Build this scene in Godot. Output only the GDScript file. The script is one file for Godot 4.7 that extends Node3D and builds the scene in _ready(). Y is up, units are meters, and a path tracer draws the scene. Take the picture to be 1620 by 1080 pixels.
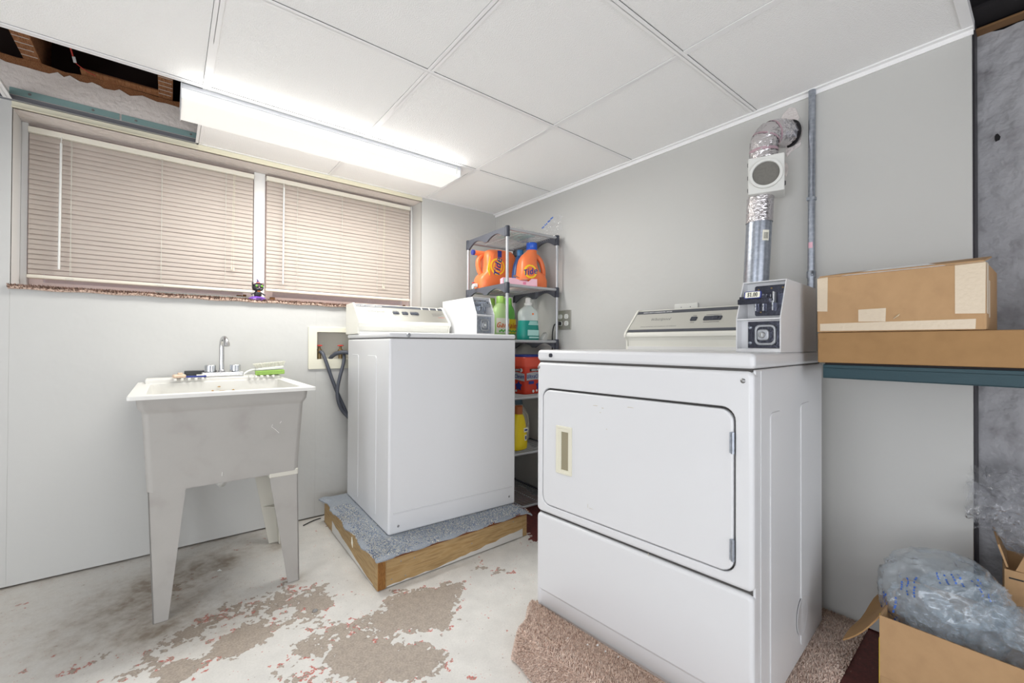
extends Node3D
# A basement laundry corner: x runs along the window wall (0 = corner), z comes out of it, y is up; metres.

var M := {}
var rng := RandomNumberGenerator.new()

# ---------------------------------------------------------------- mesh helpers
func ST() -> SurfaceTool:
	var st := SurfaceTool.new()
	st.begin(Mesh.PRIMITIVE_TRIANGLES)
	return st

func vx(st: SurfaceTool, p: Vector3, n: Vector3, uv := Vector2.ZERO):
	st.set_normal(n)
	st.set_uv(uv)
	st.add_vertex(p)

# a, b, c, d run counter-clockwise seen from outside
func quadn(st, a, b, c, d, na, nb, nc, nd, ua := Vector2.ZERO, ub := Vector2.ZERO, uc := Vector2.ZERO, ud := Vector2.ZERO):
	vx(st, a, na, ua); vx(st, c, nc, uc); vx(st, b, nb, ub)
	vx(st, a, na, ua); vx(st, d, nd, ud); vx(st, c, nc, uc)

func quad(st, a: Vector3, b: Vector3, c: Vector3, d: Vector3):
	var n := (b - a).cross(d - a).normalized()
	quadn(st, a, b, c, d, n, n, n, n, Vector2(0, 1), Vector2(1, 1), Vector2(1, 0), Vector2(0, 0))

func tri(st, a: Vector3, b: Vector3, c: Vector3):
	var n := (b - a).cross(c - a).normalized()
	vx(st, a, n); vx(st, c, n); vx(st, b, n)

# box with rounded edges: centre, size, radius
func rbox(st, c: Vector3, s: Vector3, r := 0.002, xf := Transform3D(), k := 2):
	var h := s / 2.0
	r = minf(r, minf(h.x, minf(h.y, h.z)) * 0.999)
	for ax in 3:
		for sg in [-1.0, 1.0]:
			var u := (ax + 1) % 3
			var v := (ax + 2) % 3
			var cu := []
			var cv := []
			for q in [[u, cu], [v, cv]]:
				var hh: float = h[q[0]]
				for i in range(k, 0, -1): q[1].append(-(hh - r) - r * tan(PI / 4 * i / k))
				q[1].append(-(hh - r)); q[1].append(hh - r)
				for i in range(1, k + 1): q[1].append(hh - r + r * tan(PI / 4 * i / k))
			var P := []
			var N := []
			for j in cv.size():
				var rp := PackedVector3Array()
				var rn := PackedVector3Array()
				for i in cu.size():
					var p := Vector3.ZERO
					p[ax] = sg * h[ax]; p[u] = cu[i]; p[v] = cv[j]
					var inner := h - Vector3(r, r, r)
					var qq := p.clamp(-inner, inner)
					var n := (p - qq).normalized()
					rp.append(xf * (c + qq + n * r)); rn.append((xf.basis * n).normalized())
				P.append(rp); N.append(rn)
			for j in cv.size() - 1:
				for i in cu.size() - 1:
					if sg > 0: quadn(st, P[j][i], P[j][i + 1], P[j + 1][i + 1], P[j + 1][i], N[j][i], N[j][i + 1], N[j + 1][i + 1], N[j + 1][i])
					else: quadn(st, P[j][i], P[j + 1][i], P[j + 1][i + 1], P[j][i + 1], N[j][i], N[j + 1][i], N[j + 1][i + 1], N[j][i + 1])

# plain box from corner to corner
func bx(st, a: Vector3, b: Vector3, r := 0.0015, xf := Transform3D()):
	rbox(st, (a + b) / 2.0, (b - a).abs(), r, xf, 1)

func boxm(a: Vector3, b: Vector3, r := 0.0015) -> SurfaceTool:
	var st := ST()
	bx(st, a, b, r)
	return st

# a sheet of points; rows of equal length. out: turn the normals away from each row's middle
func surf(st, rows: Array, wrap := false, out := true, flip := false):
	var nr := rows.size()
	var nc: int = rows[0].size()
	var N := []
	var score := 0.0
	for i in nr:
		var row := PackedVector3Array()
		var mid := Vector3.ZERO
		for p in rows[i]: mid += p / nc
		for j in nc:
			var j0 := (j - 1 + nc) % nc if wrap else maxi(j - 1, 0)
			var j1 := (j + 1) % nc if wrap else mini(j + 1, nc - 1)
			var du: Vector3 = rows[i][j1] - rows[i][j0]
			var dv: Vector3 = rows[mini(i + 1, nr - 1)][j] - rows[maxi(i - 1, 0)][j]
			if du.length_squared() < 1e-14:
				var ii := mini(i + 1, nr - 1) if i == 0 else i - 1
				du = rows[ii][j1] - rows[ii][j0]
			var n := du.cross(dv).normalized()
			row.append(n)
			score += n.dot(rows[i][j] - mid)
		N.append(row)
	var s := -1.0 if (out and score < 0) or flip else 1.0
	var last := nc if wrap else nc - 1
	for i in nr - 1:
		for j in last:
			var k := (j + 1) % nc
			var ua := Vector2(float(j) / last, float(i) / (nr - 1))
			var ub := Vector2(float(j + 1) / last, float(i) / (nr - 1))
			var uc := Vector2(float(j + 1) / last, float(i + 1) / (nr - 1))
			var ud := Vector2(float(j) / last, float(i + 1) / (nr - 1))
			if s > 0: quadn(st, rows[i][j], rows[i][k], rows[i + 1][k], rows[i + 1][j], N[i][j], N[i][k], N[i + 1][k], N[i + 1][j], ua, ub, uc, ud)
			else: quadn(st, rows[i][j], rows[i + 1][j], rows[i + 1][k], rows[i][k], -N[i][j], -N[i + 1][j], -N[i + 1][k], -N[i][k], ua, ud, uc, ub)

# turned shape: profile of (radius, height) from bottom to top
func lathe(st, prof: Array, xf := Transform3D(), seg := 24):
	for k in prof.size() - 1:
		var a: Vector2 = prof[k]
		var b: Vector2 = prof[k + 1]
		if a.distance_squared_to(b) < 1e-12: continue
		var n := Vector2(b.y - a.y, a.x - b.x).normalized()
		var na := n
		var nb := n
		if k > 0:
			var m := Vector2(a.y - prof[k - 1].y, prof[k - 1].x - a.x).normalized()
			if m.dot(n) > 0.7: na = (m + n).normalized()
		if k + 2 < prof.size():
			var m := Vector2(prof[k + 2].y - b.y, b.x - prof[k + 2].x).normalized()
			if m.dot(n) > 0.7: nb = (m + n).normalized()
		for i in seg:
			var t0 := TAU * i / seg
			var t1 := TAU * (i + 1) / seg
			var d0 := Vector3(cos(t0), 0, -sin(t0))
			var d1 := Vector3(cos(t1), 0, -sin(t1))
			var up := Vector3.UP
			quadn(st, xf * (d0 * a.x + up * a.y), xf * (d1 * a.x + up * a.y), xf * (d1 * b.x + up * b.y), xf * (d0 * b.x + up * b.y),
				xf.basis * (d0 * na.x + up * na.y), xf.basis * (d1 * na.x + up * na.y), xf.basis * (d1 * nb.x + up * nb.y), xf.basis * (d0 * nb.x + up * nb.y))

func V2(l: Array) -> Array:
	var o := []
	for i in range(0, l.size(), 2): o.append(Vector2(l[i], l[i + 1]))
	return o

# smooth path through points
func smooth(pts: Array, sub := 6) -> Array:
	var o := []
	for i in pts.size() - 1:
		var p0: Vector3 = pts[maxi(i - 1, 0)]
		var p3: Vector3 = pts[mini(i + 2, pts.size() - 1)]
		for s in sub: o.append(pts[i].cubic_interpolate(pts[i + 1], p0, p3, float(s) / sub))
	o.append(pts[-1])
	return o

# round tube along a path; r is a number or one per point
func tube(st, path: Array, r, seg := 12, cap := true, flat := 1.0):
	var rows := []
	var t: Vector3 = (path[1] - path[0]).normalized()
	var n := t.cross(Vector3.UP)
	if n.length() < 0.1: n = t.cross(Vector3.RIGHT)
	n = n.normalized()
	for i in path.size():
		var t2: Vector3 = (path[mini(i + 1, path.size() - 1)] - path[maxi(i - 1, 0)]).normalized()
		n = (n - t2 * n.dot(t2)).normalized()
		var b := t2.cross(n)
		var rr: float = r[i] if r is Array else r
		var row := PackedVector3Array()
		for k in seg: row.append(path[i] + (n * cos(TAU * k / seg) + b * sin(TAU * k / seg) * flat) * rr)
		rows.append(row)
	surf(st, rows, true)
	if cap:
		for e in [0, -1]:
			var c: Vector3 = path[e]
			for k in seg:
				if e == 0: tri(st, c, rows[e][(k + 1) % seg], rows[e][k])
				else: tri(st, c, rows[e][k], rows[e][(k + 1) % seg])

func rrect(c: Vector2, w: float, h: float, r: float, n := 5) -> PackedVector2Array:
	var o := PackedVector2Array()
	r = minf(r, minf(w, h) / 2 - 0.00001)
	for q in 4:
		var cc := Vector2((w / 2 - r) * (1 if q in [0, 3] else -1), (h / 2 - r) * (1 if q < 2 else -1))
		for i in n + 1:
			var a := PI / 2 * (q + float(i) / n)
			o.append(c + cc + Vector2(cos(a), sin(a)) * r)
	return o

func norms(p: PackedVector2Array) -> PackedVector2Array:
	var o := PackedVector2Array()
	for i in p.size():
		var d := (p[(i + 1) % p.size()] - p[(i - 1 + p.size()) % p.size()])
		o.append(Vector2(d.y, -d.x).normalized())
	return o

func inset(p: PackedVector2Array, e: float) -> PackedVector2Array:
	var o := PackedVector2Array()
	var c := p.size()
	for i in c:
		var a := (p[i] - p[(i - 1 + c) % c]).normalized()
		var b := (p[(i + 1) % c] - p[i]).normalized()
		var na := Vector2(a.y, -a.x)
		var nb := Vector2(b.y, -b.x)
		var m := na + nb
		o.append(p[i] - m * (e / maxf(0.3, m.length_squared() / 2.0 * 1.0)))
	return o

# rings of 2-D points at heights: row = [points, z, radial normal, z normal]
func rings(st, rows: Array, xf := Transform3D()):
	for k in rows.size() - 1:
		var A: PackedVector2Array = rows[k][0]
		var B: PackedVector2Array = rows[k + 1][0]
		var nA := norms(A)
		var nB := norms(B)
		for i in A.size():
			var j := (i + 1) % A.size()
			var f := func(P, Nn, q, row): return [xf * Vector3(P[q].x, P[q].y, row[1]), (xf.basis * Vector3(Nn[q].x * row[2], Nn[q].y * row[2], row[3])).normalized()]
			var a = f.call(A, nA, i, rows[k]); var b = f.call(A, nA, j, rows[k])
			var c = f.call(B, nB, j, rows[k + 1]); var d = f.call(B, nB, i, rows[k + 1])
			quadn(st, a[0], b[0], c[0], d[0], a[1], b[1], c[1], d[1])

func cap(st, p: PackedVector2Array, z: float, up := true, xf := Transform3D()):
	var t := Geometry2D.triangulate_polygon(p)
	var n := (xf.basis * Vector3(0, 0, 1 if up else -1)).normalized()
	for i in range(0, t.size(), 3):
		var a := p[t[i]]; var b := p[t[i + 1]]; var c := p[t[i + 2]]
		if ((b - a).cross(c - a) < 0) == up:
			var s := b; b = c; c = s
		for q in [a, c, b]: vx(st, xf * Vector3(q.x, q.y, z), n, q)

# outline pushed out from z0 to z1, front edge rounded by e; sharp: flat side faces
func slab(st, p: PackedVector2Array, z0: float, z1: float, e := 0.0, xf := Transform3D(), sharp := false):
	if sharp:
		var inn := inset(p, e) if e > 0 else p
		for i in p.size():
			var j := (i + 1) % p.size()
			quad(st, xf * Vector3(p[i].x, p[i].y, z0), xf * Vector3(p[j].x, p[j].y, z0), xf * Vector3(p[j].x, p[j].y, z1 - e), xf * Vector3(p[i].x, p[i].y, z1 - e))
			if e > 0: quad(st, xf * Vector3(p[i].x, p[i].y, z1 - e), xf * Vector3(p[j].x, p[j].y, z1 - e), xf * Vector3(inn[j].x, inn[j].y, z1), xf * Vector3(inn[i].x, inn[i].y, z1))
		cap(st, inn, z1, true, xf); cap(st, p, z0, false, xf)
		return
	var rows := [[p, z0, 1, 0], [p, z1 - e, 1, 0]]
	var top := p
	if e > 0:
		for k in range(1, 4):
			var t := PI / 2 * k / 3
			top = inset(p, e * (1 - cos(t)))
			rows.append([top, z1 - e + e * sin(t), cos(t), sin(t)])
	rings(st, rows, xf)
	cap(st, top, z1, true, xf)
	cap(st, p, z0, false, xf)

# a plate with a hole: both rings of equal count; re rounds the outer edge
func frame(st, outer: PackedVector2Array, inner: PackedVector2Array, z0: float, z1: float, xf := Transform3D(), e := 0.001):
	var rows := [[outer, z0, 1, 0], [outer, z1 - e, 1, 0]]
	var top := outer
	for k in range(1, 4):
		var t := PI / 2 * k / 3
		top = inset(outer, e * (1 - cos(t)))
		rows.append([top, z1 - e + e * sin(t), cos(t), sin(t)])
	var fl := inset(inner, -e)
	rows.append([fl, z1, 0, 1])
	for k in range(1, 4):
		var t := PI / 2 * k / 3
		rows.append([inset(inner, -e * (1 - sin(t))), z1 - e + e * cos(t), -sin(t), cos(t)])
	rows.append([inner, z0, -1, 0])
	rows.append([inner, z0, 0, -1])
	rows.append([outer, z0, 0, -1])
	rings(st, rows, xf)

# rounded upright body: levels of [y, half x, half z, squareness, shift x, shift z]
func body(st, levels: Array, xf := Transform3D(), seg := 28, caps := true):
	var rows := []
	for l in levels:
		var row := PackedVector3Array()
		for k in seg:
			var t := TAU * k / seg
			var e: float = 2.0 / l[3]
			var cx: float = signf(cos(t)) * pow(absf(cos(t)), e) * l[1]
			var cz: float = signf(sin(t)) * pow(absf(sin(t)), e) * l[2]
			row.append(xf * Vector3(cx + (l[4] if l.size() > 4 else 0.0), l[0], cz + (l[5] if l.size() > 5 else 0.0)))
		rows.append(row)
	surf(st, rows, true)
	if caps:
		for e in [0, -1]:
			var mid := Vector3.ZERO
			for p in rows[e]: mid += p / seg
			for k in seg:
				var a: Vector3 = rows[e][k]
				var b: Vector3 = rows[e][(k + 1) % seg]
				var n := (xf.basis * Vector3(0, 1 if e == -1 else -1, 0)).normalized()
				if (b - a).cross(mid - a).dot(n) > 0: vx(st, a, n); vx(st, mid, n); vx(st, b, n)
				else: vx(st, a, n); vx(st, b, n); vx(st, mid, n)

func X(p: Vector3, deg := Vector3.ZERO, s := Vector3.ONE) -> Transform3D:
	return Transform3D(Basis.from_euler(Vector3(deg_to_rad(deg.x), deg_to_rad(deg.y), deg_to_rad(deg.z))).scaled_local(s), p)

# frame of reference whose x, y, z axes are given
func AX(x: Vector3, y: Vector3, p: Vector3) -> Transform3D:
	x = x.normalized()
	y = (y - x * x.dot(y)).normalized()
	return Transform3D(Basis(x, y, x.cross(y)), p)

# ---------------------------------------------------------------- scene helpers
func obj(called: String, st, mat: Material, parent: Node = self, xf := Transform3D()) -> MeshInstance3D:
	var o := MeshInstance3D.new()
	o.name = called
	o.mesh = st.commit() if st is SurfaceTool else st
	o.material_override = mat
	o.transform = xf
	parent.add_child(o, true)
	if not RegEx.create_from_string("^[a-z_]+(_\\d{3})?$").search(o.name): numbered(o, called, parent)
	return o

func numbered(o: Node, called: String, parent: Node):
	var k := 1
	while parent.has_node(NodePath("%s_%03d" % [called, k])): k += 1
	o.name = "%s_%03d" % [called, k]

func tag(o: Node, label: String, category: String, group := "", kind := "") -> Node:
	o.set_meta("label", label)
	o.set_meta("category", category)
	if group: o.set_meta("group", group)
	if kind: o.set_meta("kind", kind)
	return o

func thing(called: String, label: String, category: String, at := Vector3.ZERO, turn := 0.0, group := "") -> Node3D:
	var o := Node3D.new()
	o.name = called
	add_child(o, true)
	if not RegEx.create_from_string("^[a-z_]+(_\\d{3})?$").search(o.name): numbered(o, called, self)
	o.position = at
	o.rotation_degrees.y = turn
	tag(o, label, category, group)
	return o

func struct(called: String, st, mat: Material, label := "", category := "") -> MeshInstance3D:
	var o := obj(called, st, mat)
	o.set_meta("kind", "structure")
	if label: o.set_meta("label", label)
	if category: o.set_meta("category", category)
	return o

func words(called: String, text: String, high: float, mat: Material, parent: Node, xf: Transform3D, bold := false, serif := false, lean := 0.0, wide := 1.0) -> MeshInstance3D:
	var f := SystemFont.new()
	f.font_names = PackedStringArray(["Droid Serif" if serif else "Droid Sans"])
	f.font_weight = 700 if bold else 400
	var t := TextMesh.new()
	t.text = text
	t.font = f
	t.font_size = 64
	t.pixel_size = high / 46.0
	t.depth = 0.0006
	t.curve_step = 2.0
	var b := Basis(Vector3(wide, 0, 0), Vector3(lean, 1, 0), Vector3(0, 0, 1))
	var st := ST()
	st.append_from(t, 0, Transform3D(b, Vector3.ZERO))
	return obj(called, st, mat, parent, xf)

func mat(c: Color, rough := 0.6, metal := 0.0) -> StandardMaterial3D:
	var m := StandardMaterial3D.new()
	m.albedo_color = c
	m.roughness = rough
	m.metallic = metal
	return m

func rgb(r: int, g: int, b: int) -> Color:
	return Color8(r, g, b)

func noise_tex(freq: float, octaves: int, ramp: Array, size := 512, type := FastNoiseLite.TYPE_SIMPLEX_SMOOTH, sd := 1, normal := false, bump := 4.0, stretch := Vector2i.ONE) -> NoiseTexture2D:
	var n := FastNoiseLite.new()
	n.noise_type = type
	n.frequency = freq
	n.seed = sd
	n.fractal_octaves = octaves
	var t := NoiseTexture2D.new()
	t.noise = n
	t.width = size * stretch.x
	t.height = size * stretch.y
	t.seamless = true
	t.generate_mipmaps = false
	if normal:
		t.as_normal_map = true
		t.bump_strength = bump
	elif ramp.size():
		var g := Gradient.new()
		g.offsets = PackedFloat32Array(ramp[0])
		g.colors = PackedColorArray(ramp[1])
		t.color_ramp = g
	return t

func tri_map(m: StandardMaterial3D, per_metre: Vector3, world := false):
	m.uv1_triplanar = true
	m.uv1_world_triplanar = world
	m.uv1_scale = per_metre

func bump(m: StandardMaterial3D, t: Texture2D, k := 1.0):
	m.normal_enabled = true
	m.normal_texture = t
	m.normal_scale = k

# ---------------------------------------------------------------- the scene
func _ready():
	rng.seed = 7
	setup_view()
	setup_materials()
	build_shell()
	build_ceiling()
	build_window()
	build_lamps()
	build_platform()
	build_washer()
	build_dryer_carpet()
	build_dryer()
	build_sink()
	build_sink_items()
	build_wall_fittings()
	build_vent()
	build_shelf()
	build_shelf_items()
	build_rack()
	build_floor_boxes()
	build_small_things()

func setup_view():
	var cam := Camera3D.new()
	cam.name = "camera"
	cam.fov = 76.68
	cam.near = 0.02
	cam.far = 60
	add_child(cam)
	var ya := deg_to_rad(38.509); var pi_ := deg_to_rad(0.434); var ro := deg_to_rad(0.264)
	var f := Vector3(sin(ya) * cos(pi_), sin(pi_), -cos(ya) * cos(pi_))
	var r0 := Vector3(cos(ya), 0, sin(ya))
	var u0 := r0.cross(f)
	cam.transform = Transform3D(Basis(r0 * cos(ro) + u0 * sin(ro), u0 * cos(ro) - r0 * sin(ro), -f), Vector3(-1.896, 0.974, 2.586))
	cam.current = true
	var sky := ProceduralSkyMaterial.new()
	sky.sky_top_color = rgb(190, 205, 225)
	sky.sky_horizon_color = rgb(235, 235, 235)
	sky.ground_bottom_color = rgb(120, 112, 105)
	sky.ground_horizon_color = rgb(150, 145, 140)
	sky.sky_energy_multiplier = 1.35
	var s := Sky.new()
	s.sky_material = sky
	var env := Environment.new()
	env.background_mode = Environment.BG_SKY
	env.sky = s
	env.tonemap_mode = Environment.TONE_MAPPER_LINEAR
	env.tonemap_exposure = 1.26
	env.sdfgi_enabled = true
	env.ssao_enabled = true
	env.ssil_enabled = true
	var we := WorldEnvironment.new()
	we.name = "world"
	we.environment = env
	add_child(we)
	# the fluorescent fixture in view (underside and both long sides), then fill lights added out of view
	area_light("fixture_down_light", Vector3(-1.265, 1.872, 0.472), Vector3(-90, 0, 0), Vector2(1.16, 0.19), 1.5, rgb(255, 253, 248))
	area_light("fixture_near_light", Vector3(-1.265, 1.91, 0.592), Vector3(0, 180, 0), Vector2(1.16, 0.035), 0.13, rgb(255, 253, 248))
	area_light("fixture_far_light", Vector3(-1.265, 1.91, 0.352), Vector3(0, 0, 0), Vector2(1.16, 0.035), 0.07, rgb(255, 253, 248))
	area_light("left_fixture_light", Vector3(-3.55, 1.912, 2.3), Vector3(-90, 0, 0), Vector2(0.2, 1.16), 0.6, rgb(246, 250, 255))  # unseen fill from the left, under an added fixture
	area_light("rear_fixture_light", Vector3(-2.2, 1.992, 4.1), Vector3(-90, 0, 0), Vector2(1.16, 0.2), 0.6, rgb(250, 251, 255))  # unseen fill from behind, under an added fixture

	area_light("rear_window_light", Vector3(-2.3, 0.85, 4.975), Vector3(0, 0, 0), Vector2(3.0, 1.5), 3.5, rgb(248, 250, 255))  # large fill added behind the camera, in front of an invented window
	area_light("left_window_light", Vector3(-4.375, 0.75, 2.6), Vector3(0, -90, 0), Vector2(1.8, 1.3), 2.6, rgb(246, 249, 255))  # fill added at far left, in front of an invented window

func area_light(called: String, at: Vector3, deg: Vector3, size: Vector2, e: float, c: Color):
	var l := AreaLight3D.new()
	l.name = called
	l.position = at
	l.rotation_degrees = deg
	l.area_size = size
	l.light_energy = e
	l.light_color = c
	l.shadow_enabled = true
	l.area_range = 12.0
	l.area_attenuation = 2.0
	add_child(l)

func setup_materials():
	var fine := noise_tex(0.06, 3, [], 256, FastNoiseLite.TYPE_SIMPLEX_SMOOTH, 3, true, 2.0)
	var crinkle := noise_tex(0.022, 3, [], 512, FastNoiseLite.TYPE_CELLULAR, 5, true, 10.0)
	var mottled := noise_tex(0.012, 4, [[0.0, 0.5, 1.0], [Color(0.90, 0.90, 0.90), Color(0.97, 0.97, 0.97), Color(1, 1, 1)]], 512)
	M.wall = mat(rgb(196, 196, 193), 0.55); tri_map(M.wall, Vector3.ONE * 1.3, true)
	bump(M.wall, noise_tex(0.03, 3, [], 256, FastNoiseLite.TYPE_SIMPLEX_SMOOTH, 4, true, 1.2), 0.25)
	M.trim_white = mat(rgb(226, 226, 224), 0.45)
	M.tile = mat(rgb(248, 248, 247), 0.85); tri_map(M.tile, Vector3.ONE * 3.0, true)
	bump(M.tile, noise_tex(0.11, 4, [], 512, FastNoiseLite.TYPE_SIMPLEX_SMOOTH, 8, true, 5.0), 0.35)
	M.tee = mat(rgb(246, 246, 246), 0.4)
	M.shade_and_screw_grey = mat(rgb(120, 118, 116), 0.9)  # grey of the painted gap shade, also of the old screws
	M.concrete = mat(rgb(172, 172, 176), 0.75)
	M.concrete.albedo_texture = noise_tex(0.01, 5, [[0.0, 0.25, 0.5, 1.0], [Color(0.80, 0.79, 0.79), Color(0.93, 0.93, 0.93), Color(0.98, 0.98, 0.98), Color(1, 1, 1)]], 512, FastNoiseLite.TYPE_SIMPLEX_SMOOTH, 12)
	tri_map(M.concrete, Vector3.ONE * 1.1, true)
	bump(M.concrete, noise_tex(0.02, 5, [], 512, FastNoiseLite.TYPE_SIMPLEX_SMOOTH, 14, true, 8.0), 0.7)
	M.plaster = mat(rgb(222, 214, 208), 0.8); tri_map(M.plaster, Vector3.ONE * 3.0, true)
	bump(M.plaster, M.concrete.normal_texture, 0.6)
	M.stud = mat(rgb(64, 62, 66), 0.5, 0.3)
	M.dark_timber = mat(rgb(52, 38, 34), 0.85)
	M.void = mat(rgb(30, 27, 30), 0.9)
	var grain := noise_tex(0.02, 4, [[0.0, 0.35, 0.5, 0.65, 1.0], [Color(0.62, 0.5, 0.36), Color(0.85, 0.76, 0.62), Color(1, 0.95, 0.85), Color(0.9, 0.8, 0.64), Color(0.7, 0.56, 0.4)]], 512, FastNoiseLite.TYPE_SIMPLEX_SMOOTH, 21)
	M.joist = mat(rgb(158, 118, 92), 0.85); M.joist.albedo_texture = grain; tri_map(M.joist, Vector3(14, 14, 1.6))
	var pale_grain := noise_tex(0.018, 4, [[0.0, 0.35, 0.5, 0.65, 1.0], [Color(0.80, 0.74, 0.66), Color(0.93, 0.9, 0.85), Color(1, 0.98, 0.95), Color(0.95, 0.91, 0.84), Color(0.84, 0.78, 0.7)]], 512, FastNoiseLite.TYPE_SIMPLEX_SMOOTH, 23)
	M.board = mat(rgb(176, 150, 108), 0.65); M.board.albedo_texture = pale_grain; tri_map(M.board, Vector3(0.55, 5, 5))
	M.board_side = mat(rgb(172, 148, 108), 0.65); M.board_side.albedo_texture = pale_grain; tri_map(M.board_side, Vector3(0.55, 5, 5))
	M.board_end = mat(rgb(150, 112, 60), 0.7); M.board_end.albedo_texture = grain; tri_map(M.board_end, Vector3(20, 2.5, 20))
	M.ply_edge = mat(rgb(120, 74, 46), 0.8); M.ply_edge.albedo_texture = grain; tri_map(M.ply_edge, Vector3(2, 60, 2))
	M.scrap_paint = mat(rgb(205, 203, 198), 0.8)
	M.enamel = mat(rgb(220, 221, 223), 0.28)
	M.enamel.metallic_specular = 0.5
	M.enamel_side = M.enamel
	M.cream = mat(rgb(230, 229, 220), 0.45)
	M.almond = mat(rgb(224, 221, 203), 0.5)
	M.ivory = mat(rgb(224, 219, 196), 0.55)
	M.panel = mat(rgb(196, 195, 187), 0.5, 0.2)
	M.panel_brushed = mat(rgb(176, 175, 168), 0.42, 0.75)
	M.stripe = mat(rgb(84, 87, 94), 0.45, 0.2)
	M.ink = mat(rgb(70, 70, 74), 0.6)
	M.white_ink = mat(rgb(235, 235, 235), 0.6)
	M.red_ink = mat(rgb(205, 70, 50), 0.6)
	M.switch = mat(rgb(60, 64, 74), 0.4)
	M.seam_shade = mat(rgb(78, 76, 74), 0.9)  # dark fill that paints the shade inside seams and the door gap
	M.chrome = mat(rgb(215, 218, 222), 0.12, 1.0)
	M.chrome_worn = mat(rgb(205, 205, 206), 0.25, 1.0)
	M.chrome_dark = mat(rgb(84, 86, 98), 0.2, 1.0); M.chrome_dark.albedo_texture = mottled; bump(M.chrome_dark, fine, 0.25); tri_map(M.chrome_dark, Vector3.ONE * 9)
	bump(M.chrome_worn, fine, 0.2); tri_map(M.chrome_worn, Vector3.ONE * 12)
	M.screw = mat(rgb(150, 150, 150), 0.35, 0.9)
	M.dark_plug = mat(rgb(38, 40, 50), 0.5)
	M.zinc = mat(rgb(168, 171, 175), 0.38, 0.6)
	M.galv = mat(rgb(190, 196, 204), 0.33, 0.92)
	M.galv.albedo_texture = noise_tex(0.05, 3, [[0.0, 1.0], [Color(0.78, 0.79, 0.82), Color(1, 1, 1)]], 256, FastNoiseLite.TYPE_CELLULAR, 31)
	tri_map(M.galv, Vector3.ONE * 6)
	M.foil = mat(rgb(214, 210, 212), 0.24, 0.95); tri_map(M.foil, Vector3.ONE * 7)
	bump(M.foil, crinkle, 1.1)
	M.foil_flat = mat(rgb(224, 218, 216), 0.4, 0.5); tri_map(M.foil_flat, Vector3.ONE * 9); bump(M.foil_flat, crinkle, 0.7)
	M.foil_pink = mat(rgb(196, 168, 178), 0.4, 0.6)
	M.plastic_white = mat(rgb(225, 226, 222), 0.4)
	M.mesh_grey = mat(rgb(120, 118, 112), 0.6); M.mesh_grey.albedo_texture = mottled; tri_map(M.mesh_grey, Vector3.ONE * 14)
	M.steel_plate = mat(rgb(170, 168, 160), 0.4, 0.6)
	M.hose = mat(rgb(78, 82, 92), 0.5)
	M.black = mat(rgb(28, 28, 30), 0.5)
	M.red_valve = mat(rgb(196, 62, 52), 0.45)
	M.brass = mat(rgb(150, 130, 96), 0.45, 0.8)
	M.dirty_white = mat(rgb(206, 203, 192), 0.6)
	M.tub = mat(rgb(172, 169, 164), 0.6)
	M.tub.albedo_texture = noise_tex(0.015, 4, [[0.0, 0.4, 1.0], [Color(0.93, 0.92, 0.92), Color(0.98, 0.98, 0.98), Color(1, 1, 1)]], 512, FastNoiseLite.TYPE_SIMPLEX_SMOOTH, 71); tri_map(M.tub, Vector3.ONE * 0.8)
	M.tub_white = mat(rgb(228, 227, 222), 0.5)
	M.shelf_grey = mat(rgb(84, 87, 96), 0.5)
	M.shelf_dark = mat(rgb(48, 52, 64), 0.5)
	M.shelf_tube = mat(rgb(186, 188, 192), 0.38, 0.55)
	M.wire = mat(rgb(205, 207, 208), 0.4, 0.3)
	M.orange = mat(rgb(238, 126, 74), 0.35)
	M.orange.subsurf_scatter_enabled = true; M.orange.subsurf_scatter_strength = 0.15
	M.orange_deep = mat(rgb(226, 92, 34), 0.4)
	M.yellow = mat(rgb(250, 214, 44), 0.45)
	M.bright_yellow = mat(rgb(246, 218, 20), 0.35)
	M.navy = mat(rgb(46, 60, 140), 0.5)
	M.blue_cap = mat(rgb(38, 92, 200), 0.2)
	M.blue_bottle = mat(rgb(62, 120, 172), 0.3)
	M.deep_blue = mat(rgb(44, 84, 140), 0.3)
	M.green_light = mat(rgb(196, 232, 160), 0.35)
	M.green_cap = mat(rgb(176, 230, 116), 0.35)
	M.green = mat(rgb(110, 196, 84), 0.35)
	M.green_dark_cap = mat(rgb(130, 206, 90), 0.35)
	M.label_cream = mat(rgb(244, 242, 226), 0.5)
	M.gain_orange = mat(rgb(226, 112, 40), 0.5)
	M.teal = mat(rgb(20, 140, 128), 0.3)
	M.teal_pale = mat(rgb(176, 222, 216), 0.4)
	M.clear = mat(Color(0.93, 0.97, 0.96, 0.38), 0.12); M.clear.transparency = BaseMaterial3D.TRANSPARENCY_ALPHA
	M.blue_clear = mat(Color(0.15, 0.36, 0.85, 0.75), 0.1); M.blue_clear.transparency = BaseMaterial3D.TRANSPARENCY_ALPHA
	M.pane = mat(Color(0.94, 0.97, 0.97, 0.08), 0.02); M.pane.transparency = BaseMaterial3D.TRANSPARENCY_ALPHA
	M.pink_box = mat(rgb(238, 190, 204), 0.7)
	M.pink_strong = mat(rgb(226, 130, 160), 0.7)
	M.card_inner = mat(rgb(196, 176, 146), 0.85)
	M.tub_red = mat(rgb(214, 62, 38), 0.32)
	M.tub_red_light = mat(rgb(238, 92, 70), 0.32)
	M.silver_label = mat(rgb(186, 190, 196), 0.4)
	M.amber = mat(rgb(176, 98, 50), 0.35)
	M.milk = mat(rgb(226, 224, 214), 0.4)
	M.slate_cap = mat(rgb(104, 132, 152), 0.35)
	var corr := noise_tex(0.03, 3, [], 256, FastNoiseLite.TYPE_SIMPLEX_SMOOTH, 41, true, 2.0)
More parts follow.
